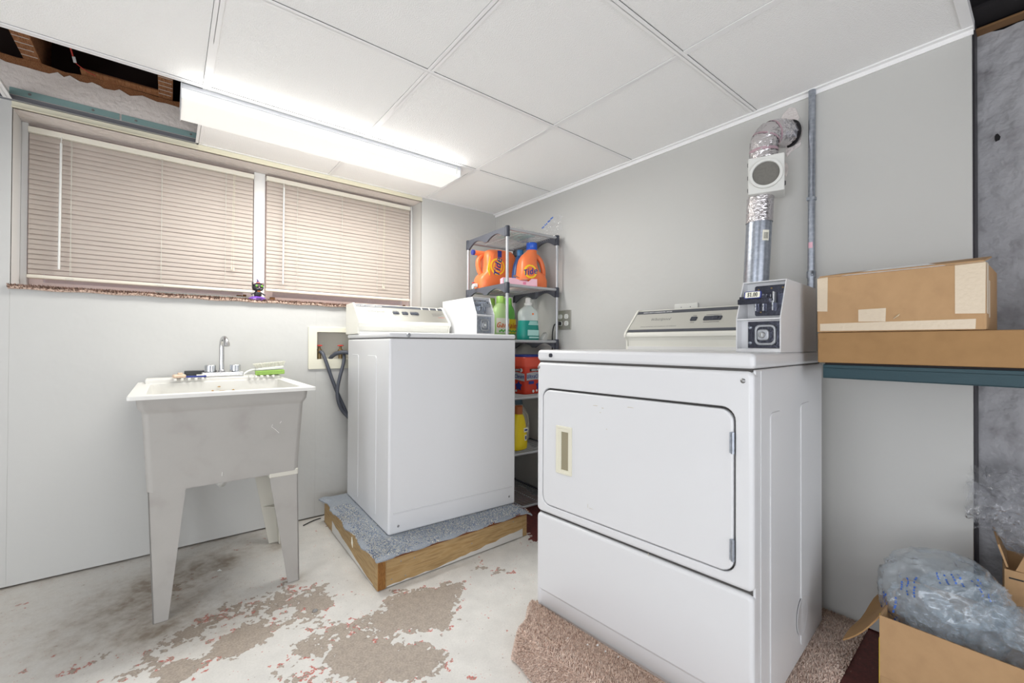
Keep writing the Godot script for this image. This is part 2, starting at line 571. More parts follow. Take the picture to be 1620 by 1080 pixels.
	M.card = mat(rgb(186, 150, 110), 0.85)
	M.card.albedo_texture = noise_tex(0.012, 4, [[0.0, 0.5, 1.0], [Color(0.95, 0.945, 0.94), Color(0.98, 0.98, 0.975), Color(1, 1, 1)]], 512, FastNoiseLite.TYPE_SIMPLEX_SMOOTH, 43)
	tri_map(M.card, Vector3(3, 2.2, 3)); bump(M.card, corr, 0.3)
	M.card_dark = mat(rgb(164, 127, 84), 0.85); M.card_dark.albedo_texture = M.card.albedo_texture; tri_map(M.card_dark, Vector3.ONE * 3)
	M.card_edge = mat(rgb(126, 94, 62), 0.9)
	M.tape = mat(rgb(214, 198, 174), 0.35); bump(M.tape, fine, 0.3); tri_map(M.tape, Vector3.ONE * 5)
	M.rack_teal = mat(rgb(14, 56, 66), 0.5)
	M.rack_deck = mat(rgb(70, 56, 46), 0.8)
	M.film = mat(Color(0.86, 0.94, 1.0, 0.13), 0.08); M.film.transparency = BaseMaterial3D.TRANSPARENCY_ALPHA
	M.film_clear = mat(Color(0.92, 0.93, 0.96, 0.08), 0.08); M.film_clear.transparency = BaseMaterial3D.TRANSPARENCY_ALPHA
	M.film_ink = mat(rgb(60, 104, 190), 0.6)
	M.lens = mat(rgb(250, 250, 246), 0.5)
	M.lens.emission_enabled = true; M.lens.emission = rgb(255, 254, 250); M.lens.emission_energy_multiplier = 0.26
	M.fill_glow = mat(rgb(240, 242, 245), 0.6); M.fill_glow.emission_enabled = true; M.fill_glow.emission = rgb(244, 248, 255); M.fill_glow.emission_energy_multiplier = 0.4  # glow for the panes of the two added windows
	M.lamp_metal = mat(rgb(220, 222, 226), 0.35)
	M.slat = mat(rgb(196, 188, 179), 0.55)
	M.slat.backlight_enabled = true; M.slat.backlight = Color(0.62, 0.49, 0.43)
	M.blind_rail = mat(rgb(226, 222, 208), 0.5)
	M.sash = mat(rgb(236, 220, 216), 0.6)
	M.oak = mat(rgb(120, 78, 30), 0.5)
	M.grey_strip = mat(rgb(140, 142, 138), 0.45, 0.2)
	M.teal_strip = mat(rgb(128, 156, 154), 0.6, 0.0)
	M.grey_metal = mat(rgb(150, 152, 158), 0.4, 0.7)
	M.brick_pink = mat(rgb(222, 180, 162), 0.85)
	M.carpet_brown = mat(rgb(214, 190, 174), 0.95)
	M.carpet_brown.albedo_texture = noise_tex(0.05, 4, [[0.0, 0.4, 0.6, 1.0], [Color(0.55, 0.5, 0.48), Color(0.85, 0.82, 0.8), Color(1, 1, 1), Color(1, 1, 1)]], 512, FastNoiseLite.TYPE_SIMPLEX_SMOOTH, 51)
	tri_map(M.carpet_brown, Vector3.ONE * 4, true)
	M.pile = mat(Color.WHITE, 0.95); M.pile.vertex_color_use_as_albedo = true
	M.carpet_blue = mat(rgb(176, 182, 192), 0.95)
	M.carpet_blue.albedo_texture = noise_tex(0.35, 2, [[0.0, 0.35, 0.5, 0.65, 1.0], [Color(0.45, 0.5, 0.62), Color(0.68, 0.72, 0.78), Color(0.9, 0.9, 0.87), Color(1, 0.98, 0.93), Color(1, 1, 1)]], 512, FastNoiseLite.TYPE_SIMPLEX_SMOOTH, 55)
	tri_map(M.carpet_blue, Vector3.ONE * 2.6, true)
	M.sponge = mat(rgb(150, 188, 96), 0.9); tri_map(M.sponge, Vector3.ONE * 12)
	bump(M.sponge, noise_tex(0.08, 3, [], 256, FastNoiseLite.TYPE_CELLULAR, 61, true, 10.0), 0.8)
	M.bristle = mat(rgb(232, 230, 218), 0.7)
	M.soap = mat(rgb(222, 196, 172), 0.5)
	M.tray = mat(rgb(52, 54, 56), 0.4)
	M.cat_black = mat(rgb(38, 37, 40), 0.35)
	M.purple = mat(rgb(112, 66, 168), 0.3)
	M.purple_dark = mat(rgb(74, 44, 110), 0.4)
	M.cat_green = mat(rgb(130, 204, 50), 0.3)
	M.pink = mat(rgb(232, 170, 180), 0.5)
	M.hat_orange = mat(rgb(226, 124, 50), 0.5)
	M.stain = mat(rgb(196, 160, 100), 0.7)
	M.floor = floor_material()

func floor_material() -> StandardMaterial3D:
	var w := 1500
	var h := 1250      # covers x from -2.95 to 0.05, z from -0.02 to 2.48
	var D := PackedFloat32Array()
	var gw := 150
	var gh := 125
	D.resize(gw * gh)
	var dirt_and_shade := PackedFloat32Array()
	dirt_and_shade.resize(gw * gh)
	# where the paint has worn off: x, z, radius, strength
	var worn := [
		[-1.73, .72, .056, 1], [-1.82, .76, .06, 1], [-1.56, .74, .052, 1], [-1.48, .79, .068, 1], [-1.43, .89, .044, 1], [-1.52, .9, .049, 1],
		[-1.66, .9, .06, 1], [-1.73, .91, .057, 1], [-1.95, .87, .053, 1], [-2.05, .74, .036, .8], [-2.13, .77, .029, .8], [-1.87, .96, .052, 1],
		[-1.45, 1.1, .059, 1], [-1.33, 1.13, .074, 1], [-1.4, 1.19, .063, 1], [-1.4, 1.29, .06, 1], [-1.19, 1.15, .07, 1], [-1.18, 1.05, .067, 1],
		[-1.08, 1.1, .068, .9], [-1, 1.06, .048, .9], [-1.15, 1.21, .07, 1], [-1.33, 1.33, .06, 1], [-1.27, 1.36, .055, 1], [-1.46, 1.21, .055, .9],
		[-1.5, 1.08, .051, 1], [-1.85, .27, .066, .5], [-1.87, .4, .047, .7], [-.81, 1.01, .052, .5], [-.78, 1.1, .042, .5], [-1.22, 1.4, .043, .5],
		[-1.5, .6, .04, .7], [-1.19, 1.5, .035, .4], [-.95, 1.28, .036, .35], [-1.2, .1, .1, .35], [-1.6, 1.5, .2, .7], [-1.9, 1.4, .3, .6]]
	var grime_and_shade := [[-1.9, .3, .16, .7], [-1.72, .26, .09, .8], [-1.95, .5, .2, .45], [-1.6, .12, .2, .35], [-2.1, .6, .25, .3], [-2.4, .2, .3, .25], [-1.93, .69, .06, .6], [-1.47, .64, .05, .4], [-1.46, .24, .06, .6], [-1.75, .75, .2, .35]]  # floor dirt, with the shade under the sink painted in
	for j in gh:
		for i in gw:
			var p := Vector2(-2.95 + 3.0 * i / gw, -0.02 + 2.5 * j / gh)
			var d := 0.0
			for b in worn: d += b[3] * exp(-p.distance_squared_to(Vector2(b[0], b[1])) / (b[2] * b[2] * 1.6))
			D[j * gw + i] = minf(d, 1.25)
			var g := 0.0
			for b in grime_and_shade: g += b[3] * exp(-p.distance_squared_to(Vector2(b[0], b[1])) / (b[2] * b[2]))
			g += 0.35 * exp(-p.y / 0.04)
			dirt_and_shade[j * gw + i] = minf(g, 1.0)
	var layer := func(freq: float, oct: int, sd: int, type: int) -> PackedByteArray:
		var n := FastNoiseLite.new()
		n.noise_type = type
		n.frequency = freq; n.fractal_octaves = oct; n.seed = sd
		return n.get_image(w, h).get_data()
	var n1: PackedByteArray = layer.call(0.012, 5, 3, FastNoiseLite.TYPE_SIMPLEX_SMOOTH)
	var n2: PackedByteArray = layer.call(0.06, 4, 9, FastNoiseLite.TYPE_SIMPLEX_SMOOTH)
	var n3: PackedByteArray = layer.call(0.25, 2, 17, FastNoiseLite.TYPE_SIMPLEX_SMOOTH)
	var n4: PackedByteArray = layer.call(0.02, 4, 27, FastNoiseLite.TYPE_SIMPLEX_SMOOTH)
	var out := PackedByteArray()
	out.resize(w * h * 3)
	var o := 0
	for j in h:
		var gy := minf(float(j) / h * gh, gh - 1.01)
		var j0 := int(gy)
		var fy := gy - j0
		var z := -0.02 + 2.5 * j / h
		for i in w:
			var gx := minf(float(i) / w * gw, gw - 1.01)
			var i0 := int(gx)
			var fx := gx - i0
			var q := j0 * gw + i0
			var d := lerpf(lerpf(D[q], D[q + 1], fx), lerpf(D[q + gw], D[q + gw + 1], fx), fy)
			var g := lerpf(lerpf(dirt_and_shade[q], dirt_and_shade[q + 1], fx), lerpf(dirt_and_shade[q + gw], dirt_and_shade[q + gw + 1], fx), fy)
			var k := j * w + i
			var a := n1[k] / 255.0
			var b := n2[k] / 255.0
			var c := n3[k] / 255.0
			var e := n4[k] / 255.0
			var x := -2.95 + 3.0 * i / w
			var s := a * 0.55 + b * 0.45 + d * 0.42
			var r := 222.0; var gg := 220.0; var bb := 215.0
			var v := 1.0 + (c - 0.5) * 0.05 + (e - 0.5) * 0.07
			var red := e * 0.6 + b * 0.4 + d * 0.06
			if s > 0.815 or (b > 0.86 and c > 0.55):
				r = 172.0; gg = 160.0; bb = 148.0
				v = 1.0 + (c - 0.5) * 0.22 + (b - 0.5) * 0.12
				if s < 0.83 + 0.02 * c: v *= 0.9
			elif s > 0.76 and red > 0.62 and c > 0.35:
				r = 196.0; gg = 108.0; bb = 98.0
			elif c > 0.90 and b > 0.5:
				r = 150.0; gg = 132.0; bb = 122.0
			elif c > 0.86 and e > 0.62:
				r = 190.0; gg = 120.0; bb = 110.0
			# old red paint is left behind the machines and along the right wall
			var edge := (a - 0.5) * 0.10 + (b - 0.5) * 0.05
			if (x + edge > -0.46 and z < 1.0) or (x + edge > -0.42 and z > 2.16):
				r = 104.0; gg = 50.0; bb = 46.0
				v = 1.0 + (c - 0.5) * 0.3 + (b - 0.5) * 0.3
				if b > 0.82 and c > 0.4: r = 150.0; gg = 128.0; bb = 120.0
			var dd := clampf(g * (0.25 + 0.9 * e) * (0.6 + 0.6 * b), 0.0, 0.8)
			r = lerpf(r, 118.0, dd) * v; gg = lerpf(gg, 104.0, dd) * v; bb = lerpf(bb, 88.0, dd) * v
			out[o] = int(clampf(r, 0, 255)); out[o + 1] = int(clampf(gg, 0, 255)); out[o + 2] = int(clampf(bb, 0, 255))
			o += 3
	var im := Image.create_from_data(w, h, false, Image.FORMAT_RGB8, out)
	var m := mat(Color.WHITE, 0.5)
	m.albedo_texture = ImageTexture.create_from_image(im)
	return m

func build_shell():
	# floor slab; its texture is laid out in the room's own metres
	var st := ST()
	var uv := func(p: Vector3) -> Vector2: return Vector2((p.x + 2.95) / 3.0, (p.z + 0.02) / 2.5)
	var fl := [Vector3(-4.4, 0, -0.25), Vector3(-4.4, 0, 5.0), Vector3(0.25, 0, 5.0), Vector3(0.25, 0, -0.25)]
	quadn(st, fl[0], fl[1], fl[2], fl[3], Vector3.UP, Vector3.UP, Vector3.UP, Vector3.UP, uv.call(fl[0]), uv.call(fl[1]), uv.call(fl[2]), uv.call(fl[3]))
	var dn := Vector3.DOWN * 0.2
	quad(st, fl[0] + dn, fl[3] + dn, fl[2] + dn, fl[1] + dn)
	for i in 4: quad(st, fl[i] + dn, fl[(i + 1) % 4] + dn, fl[(i + 1) % 4], fl[i])
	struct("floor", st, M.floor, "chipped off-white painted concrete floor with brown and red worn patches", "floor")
	# window wall: panels round the opening, held a few millimetres off the floor
	st = ST()
	bx(st, Vector3(-4.4, 0.007, -0.014), Vector3(-2.392, 1.94, 0), 0.001)
	bx(st, Vector3(-0.6, 0.007, -0.014), Vector3(0, 1.955, 0), 0.001)
	wall_with_box_hole(st, -2.392, -0.6, 0.007, 1.196, -0.014, 0.0)
	var wb := struct("wall_back", st, M.wall, "smooth light grey painted wall with the window and the laundry sink", "wall")
	st = ST()
	bx(st, Vector3(-4.4, 0.0, -0.32), Vector3(-2.405, 2.1, -0.02), 0.001)
	bx(st, Vector3(-0.586, 0.0, -0.32), Vector3(0.25, 2.1, -0.02), 0.001)
	wall_with_box_hole(st, -2.405, -0.586, 0.0, 1.18, -0.32, -0.02)
	bx(st, Vector3(-2.405, 1.93, -0.32), Vector3(-0.586, 2.1, -0.02), 0.001)
	obj("masonry", st, M.concrete, wb)
	# painted plaster above the ceiling line, ragged along the top
	st = ST()
	var poly := PackedVector2Array([Vector2(-4.4, 1.935), Vector2(-1.6, 1.935)])
	var xx := -1.6
	while xx > -4.4:
		poly.append(Vector2(xx, 2.096 + rng.randf_range(-0.010, 0.008)))
		xx -= rng.randf_range(0.012, 0.05)
	poly.append(Vector2(-4.4, 2.09))
	slab(st, poly, -0.03, -0.003, 0.0, Transform3D(), true)
	obj("plaster_band", st, M.plaster, wb)
	st = ST()
	var rag := PackedVector2Array([Vector2(-4.4, 2.06)])
	xx = -4.4
	while xx < 0.0:
		rag.append(Vector2(xx, 2.06)); xx += 0.2
	rag = PackedVector2Array([Vector2(-4.4, 2.07), Vector2(0, 2.07)])
	xx = 0.0
	while xx > -4.4:
		rag.append(Vector2(xx, 2.122 + rng.randf_range(-0.008, 0.006)))
		xx -= rng.randf_range(0.02, 0.06)
	slab(st, rag, -0.2, -0.008, 0.0, Transform3D(), true)
	obj("sill_plate", st, M.joist, wb)
	# recess of the window
	st = ST()
	bx(st, Vector3(-2.404, 1.18, -0.2), Vector3(-2.392, 1.925, -0.002), 0.001)
	struct("trim_1", st, M.trim_white, "white painted left reveal of the window recess", "trim")
	st = ST()
	bx(st, Vector3(-0.6, 1.18, -0.2), Vector3(-0.588, 1.925, -0.002), 0.001)
	struct("trim_2", st, M.wall, "grey painted right reveal of the window recess", "trim")
	st = ST()
	bx(st, Vector3(-2.392, 1.914, -0.2), Vector3(-0.6, 1.93, -0.004), 0.001)
	struct("trim_3", st, M.plaster, "beige plaster soffit above the window blinds", "trim")
	st = ST()
	bx(st, Vector3(-2.392, 1.17, -0.2), Vector3(-0.6, 1.188, -0.015), 0.001)
	struct("trim_4", st, M.sash, "pale window sill board under the blinds", "trim")
	st = ST()
	bx(st, Vector3(-2.393, 1.911, -0.006), Vector3(-0.6, 1.937, 0.004), 0.001)
	bx(st, Vector3(-2.393, 1.911, -0.006), Vector3(-0.6, 1.916, 0.012), 0.001)
	struct("trim_5", st, M.ivory, "cream edge bead along the top of the window opening", "trim")
	# wall with the dryer vent: one panel, its end edge and stud showing at the right
	var wr := struct("wall_right", boxm(Vector3(0, 0.004, -0.014), Vector3(0.013, 1.94, 2.433), 0.001), M.wall, "plain light grey painted wall behind the dryer and shelf", "wall")
	st = ST()
	bx(st, Vector3(0.014, 0.0, 2.40), Vector3(0.03, 2.1, 2.431), 0.001)
	bx(st, Vector3(0.03, 0.0, 2.425), Vector3(0.099, 2.1, 2.437), 0.001)
	obj("stud", st, M.stud, wr)
	# painted concrete beyond the end of that panel
	st = ST()
	var cr := PackedVector2Array([Vector2(-2.3, 0), Vector2(-2.3, 1.95)])
	poly = PackedVector2Array([Vector2(2.2, 0), Vector2(5.0, 0), Vector2(5.0, 1.96)])
	var zz := 4.9
	while zz > 2.22:
		poly.append(Vector2(zz, 1.955 + rng.randf_range(-0.008, 0.006)))
		zz -= rng.randf_range(0.01, 0.03) if zz < 3.0 else 0.2
	poly.append(Vector2(2.2, 1.955))
	slab(st, poly, -0.25, -0.1, 0.0, AX(Vector3(0, 0, 1), Vector3.UP, Vector3.ZERO), true)
	bx(st, Vector3(0.1, 0, -0.3), Vector3(0.25, 1.95, 2.2), 0.001)
	var wc := struct("wall_concrete", st, M.concrete, "rough grey painted concrete wall past the panel's end at right", "wall")
	st = ST()
	var chip := PackedVector2Array()
	for k in 9: chip.append(Vector2(2.478, 1.62) + Vector2(cos(TAU * k / 9) * 0.006, sin(TAU * k / 9) * 0.013) * rng.randf_range(0.7, 1.3))
	slab(st, chip, -0.1005, -0.0988, 0.0, AX(Vector3(0, 0, 1), Vector3.UP, Vector3.ZERO), true)
	obj("hole", st, M.void, wc)
	st = ST()
	bx(st, Vector3(0.10, 1.96, 2.2), Vector3(0.25, 2.1, 5.0), 0.001)
	bx(st, Vector3(0.02, 1.985, 2.2), Vector3(0.03, 2.1, 5.0), 0.001)
	bx(st, Vector3(-0.03, 1.975, 2.2), Vector3(0.08, 1.985, 5.0), 0.001)
	obj("rim_beam", st, M.void, wc)
	st = ST()
	bx(st, Vector3(0.06, 1.955, 2.2), Vector3(0.101, 1.962, 5.0), 0.001)
	obj("mortar_ledge", st, M.card_edge, wc)
	# the rest of the basement
	struct("wall_left", boxm(Vector3(-4.5, 0, -0.3), Vector3(-4.4, 2.4, 5.1)), M.wall, "light grey wall on the far left of the basement", "wall")
	struct("wall_front", boxm(Vector3(-4.5, 0, 5.0), Vector3(0.25, 2.4, 5.1)), M.wall, "light grey wall behind the camera", "wall")
	for w in [["window_3", Vector3(-2.3, 0.85, 4.99), 0.0, 3.0, "added wide glowing panel framed like a window, behind the camera"], ["window_4", Vector3(-4.39, 0.75, 2.6), -90.0, 1.8, "added glowing panel framed like a window, on the far left wall"]]:  # invented windows, out of view, added to carry the fill lights
		st = ST()
		frame(st, rrect(Vector2.ZERO, w[3] + 0.1, 1.45, 0.004, 2), rrect(Vector2.ZERO, w[3], 1.35, 0.004, 2), -0.005, 0.03, X(w[1], Vector3(0, w[2] + 180.0, 0)), 0.003)
		var wo := struct(w[0], st, M.trim_white, w[4], "window")
		st = ST()
		bx(st, Vector3(-w[3] / 2, -0.68, 0.0), Vector3(w[3] / 2, 0.68, 0.004), 0.001, X(w[1], Vector3(0, w[2] + 180.0, 0)))
		obj("window_pane", st, M.fill_glow, wo)
	st = ST()
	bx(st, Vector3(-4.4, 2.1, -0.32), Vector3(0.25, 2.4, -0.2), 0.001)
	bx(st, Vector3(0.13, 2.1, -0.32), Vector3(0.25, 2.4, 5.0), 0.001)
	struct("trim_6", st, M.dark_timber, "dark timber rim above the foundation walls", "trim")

# a stretch of wall round the recess of the valve box
func wall_with_box_hole(st, x0: float, x1: float, y0: float, y1: float, z0: float, z1: float):
	bx(st, Vector3(x0, y0, z0), Vector3(-1.248, y1, z1), 0.0005)
	bx(st, Vector3(-1.027, y0, z0), Vector3(x1, y1, z1), 0.0005)
	bx(st, Vector3(-1.248, y0, z0), Vector3(-1.027, 0.882, z1), 0.0005)
	bx(st, Vector3(-1.248, 1.045, z0), Vector3(-1.027, y1, z1), 0.0005)

func build_ceiling():
	# bare floor deck over everything, joists under it, the suspended grid below
	var st := ST()
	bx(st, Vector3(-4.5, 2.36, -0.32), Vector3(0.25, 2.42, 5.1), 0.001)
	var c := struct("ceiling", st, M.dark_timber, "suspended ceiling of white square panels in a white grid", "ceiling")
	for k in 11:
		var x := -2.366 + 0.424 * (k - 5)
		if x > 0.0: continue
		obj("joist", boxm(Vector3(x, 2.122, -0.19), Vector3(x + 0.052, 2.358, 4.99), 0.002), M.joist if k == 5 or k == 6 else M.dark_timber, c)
	st = ST()
	for q in [[-2.365, 0.047], [-1.941, 0.04]]:
		for j in 12:
			st = ST()
			bx(st, Vector3(q[0], 2.1205, 0.03 + q[1] * j), Vector3(q[0] + rng.randf_range(0.042, 0.05), 2.1222, 0.0325 + q[1] * j), 0.0003, X(Vector3.ZERO))
			obj("plaster_line", st, M.scrap_paint, c)
	st = ST()
	var gx := [-4.243, -3.633, -3.023, -2.413, -1.803, -1.193, -0.583, 0.0]
	var gz := [0.0, 0.6105, 1.2205, 1.8305, 2.437]
	for j in 4:
		for i in 7:
			if j == 0 and i < 4: continue   # panels missing over the left of the window
			var a := Vector3(gx[i] + 0.001, 1.9395, gz[j] + 0.001)
			var b := Vector3(gx[i + 1] - 0.001, 1.954, gz[j + 1] - 0.003)
			if j == 3: b.z -= 0.0
			obj("ceiling_panel", boxm(a, b, 0.001), M.tile, c)
	st = ST()
	for j in [1, 2, 3]:
		tee(st, Vector3(-4.4, 0, gz[j] - 0.012), Vector3(0, 0, gz[j] - 0.012))
		obj("ceiling_tee", st, M.tee, c); st = ST()
	for i in range(1, 7):
		for j in 4:
			if j == 0 and i < 4: continue
			tee(st, Vector3(gx[i] + 0.012, 0.0007, gz[j]), Vector3(gx[i] + 0.012, 0.0007, gz[j + 1] - 0.024))
			obj("ceiling_tee", st, M.tee, c); st = ST()
	tee(st, Vector3(gx[3] + 0.012, 0.0007, 0.0), Vector3(gx[3] + 0.012, 0.0007, gz[1] - 0.024))
	obj("ceiling_tee", st, M.tee, c); st = ST()
	# grey strips that paint in the gap shade along the camera side of the main tees
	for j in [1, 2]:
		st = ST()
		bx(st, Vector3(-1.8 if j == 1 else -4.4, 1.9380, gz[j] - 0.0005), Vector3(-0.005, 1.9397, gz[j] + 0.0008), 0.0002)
		obj("shadow_gap", st, M.shade_and_screw_grey, c)
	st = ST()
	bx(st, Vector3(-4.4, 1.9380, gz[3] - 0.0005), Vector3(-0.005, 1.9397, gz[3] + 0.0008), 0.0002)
	obj("shadow_gap", st, M.shade_and_screw_grey, c); st = ST()
	# end trim at the right, wall angles
	bx(st, Vector3(-4.4, 1.936, 2.413), Vector3(0.012, 1.9395, 2.438), 0.001)
	bx(st, Vector3(-4.4, 1.936, 2.4365), Vector3(0.012, 1.965, 2.438), 0.0005)
	obj("end_trim", st, M.tee, c); st = ST()
	bx(st, Vector3(-0.02, 1.933, 0), Vector3(0.0, 1.939, 2.437), 0.0005)
	bx(st, Vector3(-0.005, 1.918, 0), Vector3(0.0, 1.939, 2.437), 0.0005)
	obj("wall_angle", st, M.tee, c); st = ST()
	bx(st, Vector3(-1.80, 1.937, 0.0), Vector3(0, 1.9395, 0.018), 0.0005)
	obj("wall_angle", st, M.tee, c); st = ST()
	bx(st, Vector3(-4.4, 1.937, 0.0), Vector3(-1.79, 1.9395, 0.020), 0.0005)
	bx(st, Vector3(-4.4, 1.937, 0.0), Vector3(-1.79, 1.962, 0.002), 0.0005)
	obj("wall_angle", st, M.grey_metal, c); st = ST()
	bx(st, Vector3(-2.40, 1.965, 0.0), Vector3(-2.075, 1.992, 0.003), 0.0005)
	obj("old_strip", st, M.teal_strip, c); st = ST()
	bx(st, Vector3(-2.068, 1.965, 0.0), Vector3(-1.79, 1.992, 0.003), 0.0005)
	var ts := obj("old_strip", st, M.teal_strip, c)
	for x in [-2.345, -2.16, -2.02, -1.82]:
		st = ST(); lathe(st, V2([0, 0.002, 0.004, 0.002, 0.005, 0.0, 0.005, -0.003]), X(Vector3(x, 1.979, 0.003), Vector3(90, 0, 0)), 10)
		obj("screw", st, M.shade_and_screw_grey, ts)

func tee(st, a: Vector3, b: Vector3):
	var y := 1.9366 + a.y
	if absf(a.x - b.x) > absf(a.z - b.z):
		bx(st, Vector3(a.x, y, a.z - 0.012), Vector3(b.x, y + 0.0025, a.z + 0.012), 0.0006)
		bx(st, Vector3(a.x, y, a.z - 0.001), Vector3(b.x, y + 0.035, a.z + 0.001), 0.0003)
	else:
		bx(st, Vector3(a.x - 0.012, y, a.z), Vector3(a.x + 0.012, y + 0.0025, b.z), 0.0006)
		bx(st, Vector3(a.x - 0.001, y, a.z), Vector3(a.x + 0.001, y + 0.035, b.z), 0.0003)

func build_window():
	# two fixed sashes with glass behind the blinds, an exterior wall across a narrow light well
	for w in [["window_1", -2.372, -1.537, "left window sash behind the closed blind"], ["window_2", -1.483, -0.612, "right window sash behind the closed blind"]]:
		var st := ST()
		var c := Vector2((w[1] + w[2]) / 2, 1.55)
		frame(st, rrect(c, w[2] - w[1], 0.724, 0.002, 1), rrect(c, w[2] - w[1] - 0.09, 0.624, 0.002, 1), -0.2, -0.168, Transform3D(), 0.003)
		var o := struct(w[0], st, M.sash, w[3], "window")
		st = ST()
		bx(st, Vector3(w[1] + 0.04, 1.23, -0.188), Vector3(w[2] - 0.04, 1.87, -0.184), 0.0005)
		obj("pane", st, M.pane, o)
		st = ST()
		bx(st, Vector3(w[2] - 0.075 if w[0] == "window_1" else w[1] + 0.03, 1.189, -0.167), Vector3(w[2] - 0.05 if w[0] == "window_1" else w[1] + 0.055, 1.235, -0.15), 0.002)
		bx(st, Vector3(w[2] - 0.045, 1.189, -0.167), Vector3(w[2] - 0.03, 1.24, -0.15), 0.002)
		obj("oak_stop", st, M.oak, o)
	struct("trim_7", boxm(Vector3(-1.537, 1.188, -0.2), Vector3(-1.483, 1.914, -0.138), 0.002), M.trim_white, "white painted mullion between the two blinds", "trim")
	struct("trim_8", boxm(Vector3(-2.392, 1.188, -0.2), Vector3(-2.372, 1.914, -0.142), 0.002), M.trim_white, "white casing strip at the left end of the blinds", "trim")
	struct("trim_9", boxm(Vector3(-0.612, 1.188, -0.2), Vector3(-0.6, 1.914, -0.142), 0.002), M.trim_white, "white casing strip at the right end of the blinds", "trim")
	struct("wall_exterior", boxm(Vector3(-4.4, 0.9, -1.3), Vector3(0.6, 2.3, -1.2)), M.brick_pink, "pinkish exterior wall dimly seen through the window", "wall")
	struct("trim_10", boxm(Vector3(-4.4, 0.9, -1.2), Vector3(0.6, 1.0, -0.32)), M.concrete, "ground outside the window", "ground")
	blind(-2.369, -1.540, 1.891, 1.247, 28, "left mini blind of cream slats, closed, with a thick tilt wand at its left", [0.13, 0.44, 0.70], 0.10, 0.735, 0.13)
	blind(-1.481, -0.627, 1.899, 1.262, 28, "right mini blind of cream slats, closed, above the washing machine", [0.155, 0.405, 0.625], 0.085, 0.668, 0.09)
	# shag offcut along the sill
	var t := thing("sill_carpet", "ragged strip of brown shag carpet lying along the window sill", "carpet", Vector3(0, 0, 0))
	var st := ST()
	var rows := []
	for i in 90:
		var x := -2.395 + 1.79 * i / 89.0
		var y := 1.189 + 0.004 * sin(i * 0.7) * 0.5
		var row := PackedVector3Array()
		for p in [[0.003, -0.138], [0.010, -0.1], [0.012, -0.02], [0.010, 0.012], [0.002, 0.018], [-0.003, 0.012]]: row.append(Vector3(x, y + p[0], p[1] + rng.randf_range(-0.001, 0.002)))
		rows.append(row)
	surf(st, rows, false, false)
	obj("backing", st, M.carpet_brown, t)
	tufts("pile", t, 5200, func(): 
		var u := rng.randf()
		var z := rng.randf_range(-0.03, 0.018)
		return [Vector3(lerpf(-2.397, -0.602, u), 1.199 - (0.010 * rng.randf() if z > 0.010 else 0.0), z), Vector3(rng.randf_range(-0.5, 0.5), 0.7, 0.5 + 25.0 * maxf(z - 0.005, 0.0) * 3.0)],
		0.013, 0.0022, [rgb(158, 128, 114), rgb(124, 98, 86), rgb(190, 164, 150), rgb(96, 74, 64)])
	# loose grey strip on the sill
	st = ST()
	slab(st, PackedVector2Array([Vector2(-0.012, 0), Vector2(0.012, 0), Vector2(0.014, 0.014), Vector2(0.010, 0.018), Vector2(-0.012, 0.018)]), 0.0, 0.43, 0.001, AX(Vector3(0, -0.03, -1), Vector3(0, 1, 0), Vector3(-1.948, 1.204, -0.1)) , true)
	tag(obj("metal_strip", st, M.grey_strip), "loose grey metal strip lying on the carpeted sill below the left blind", "metal strip")

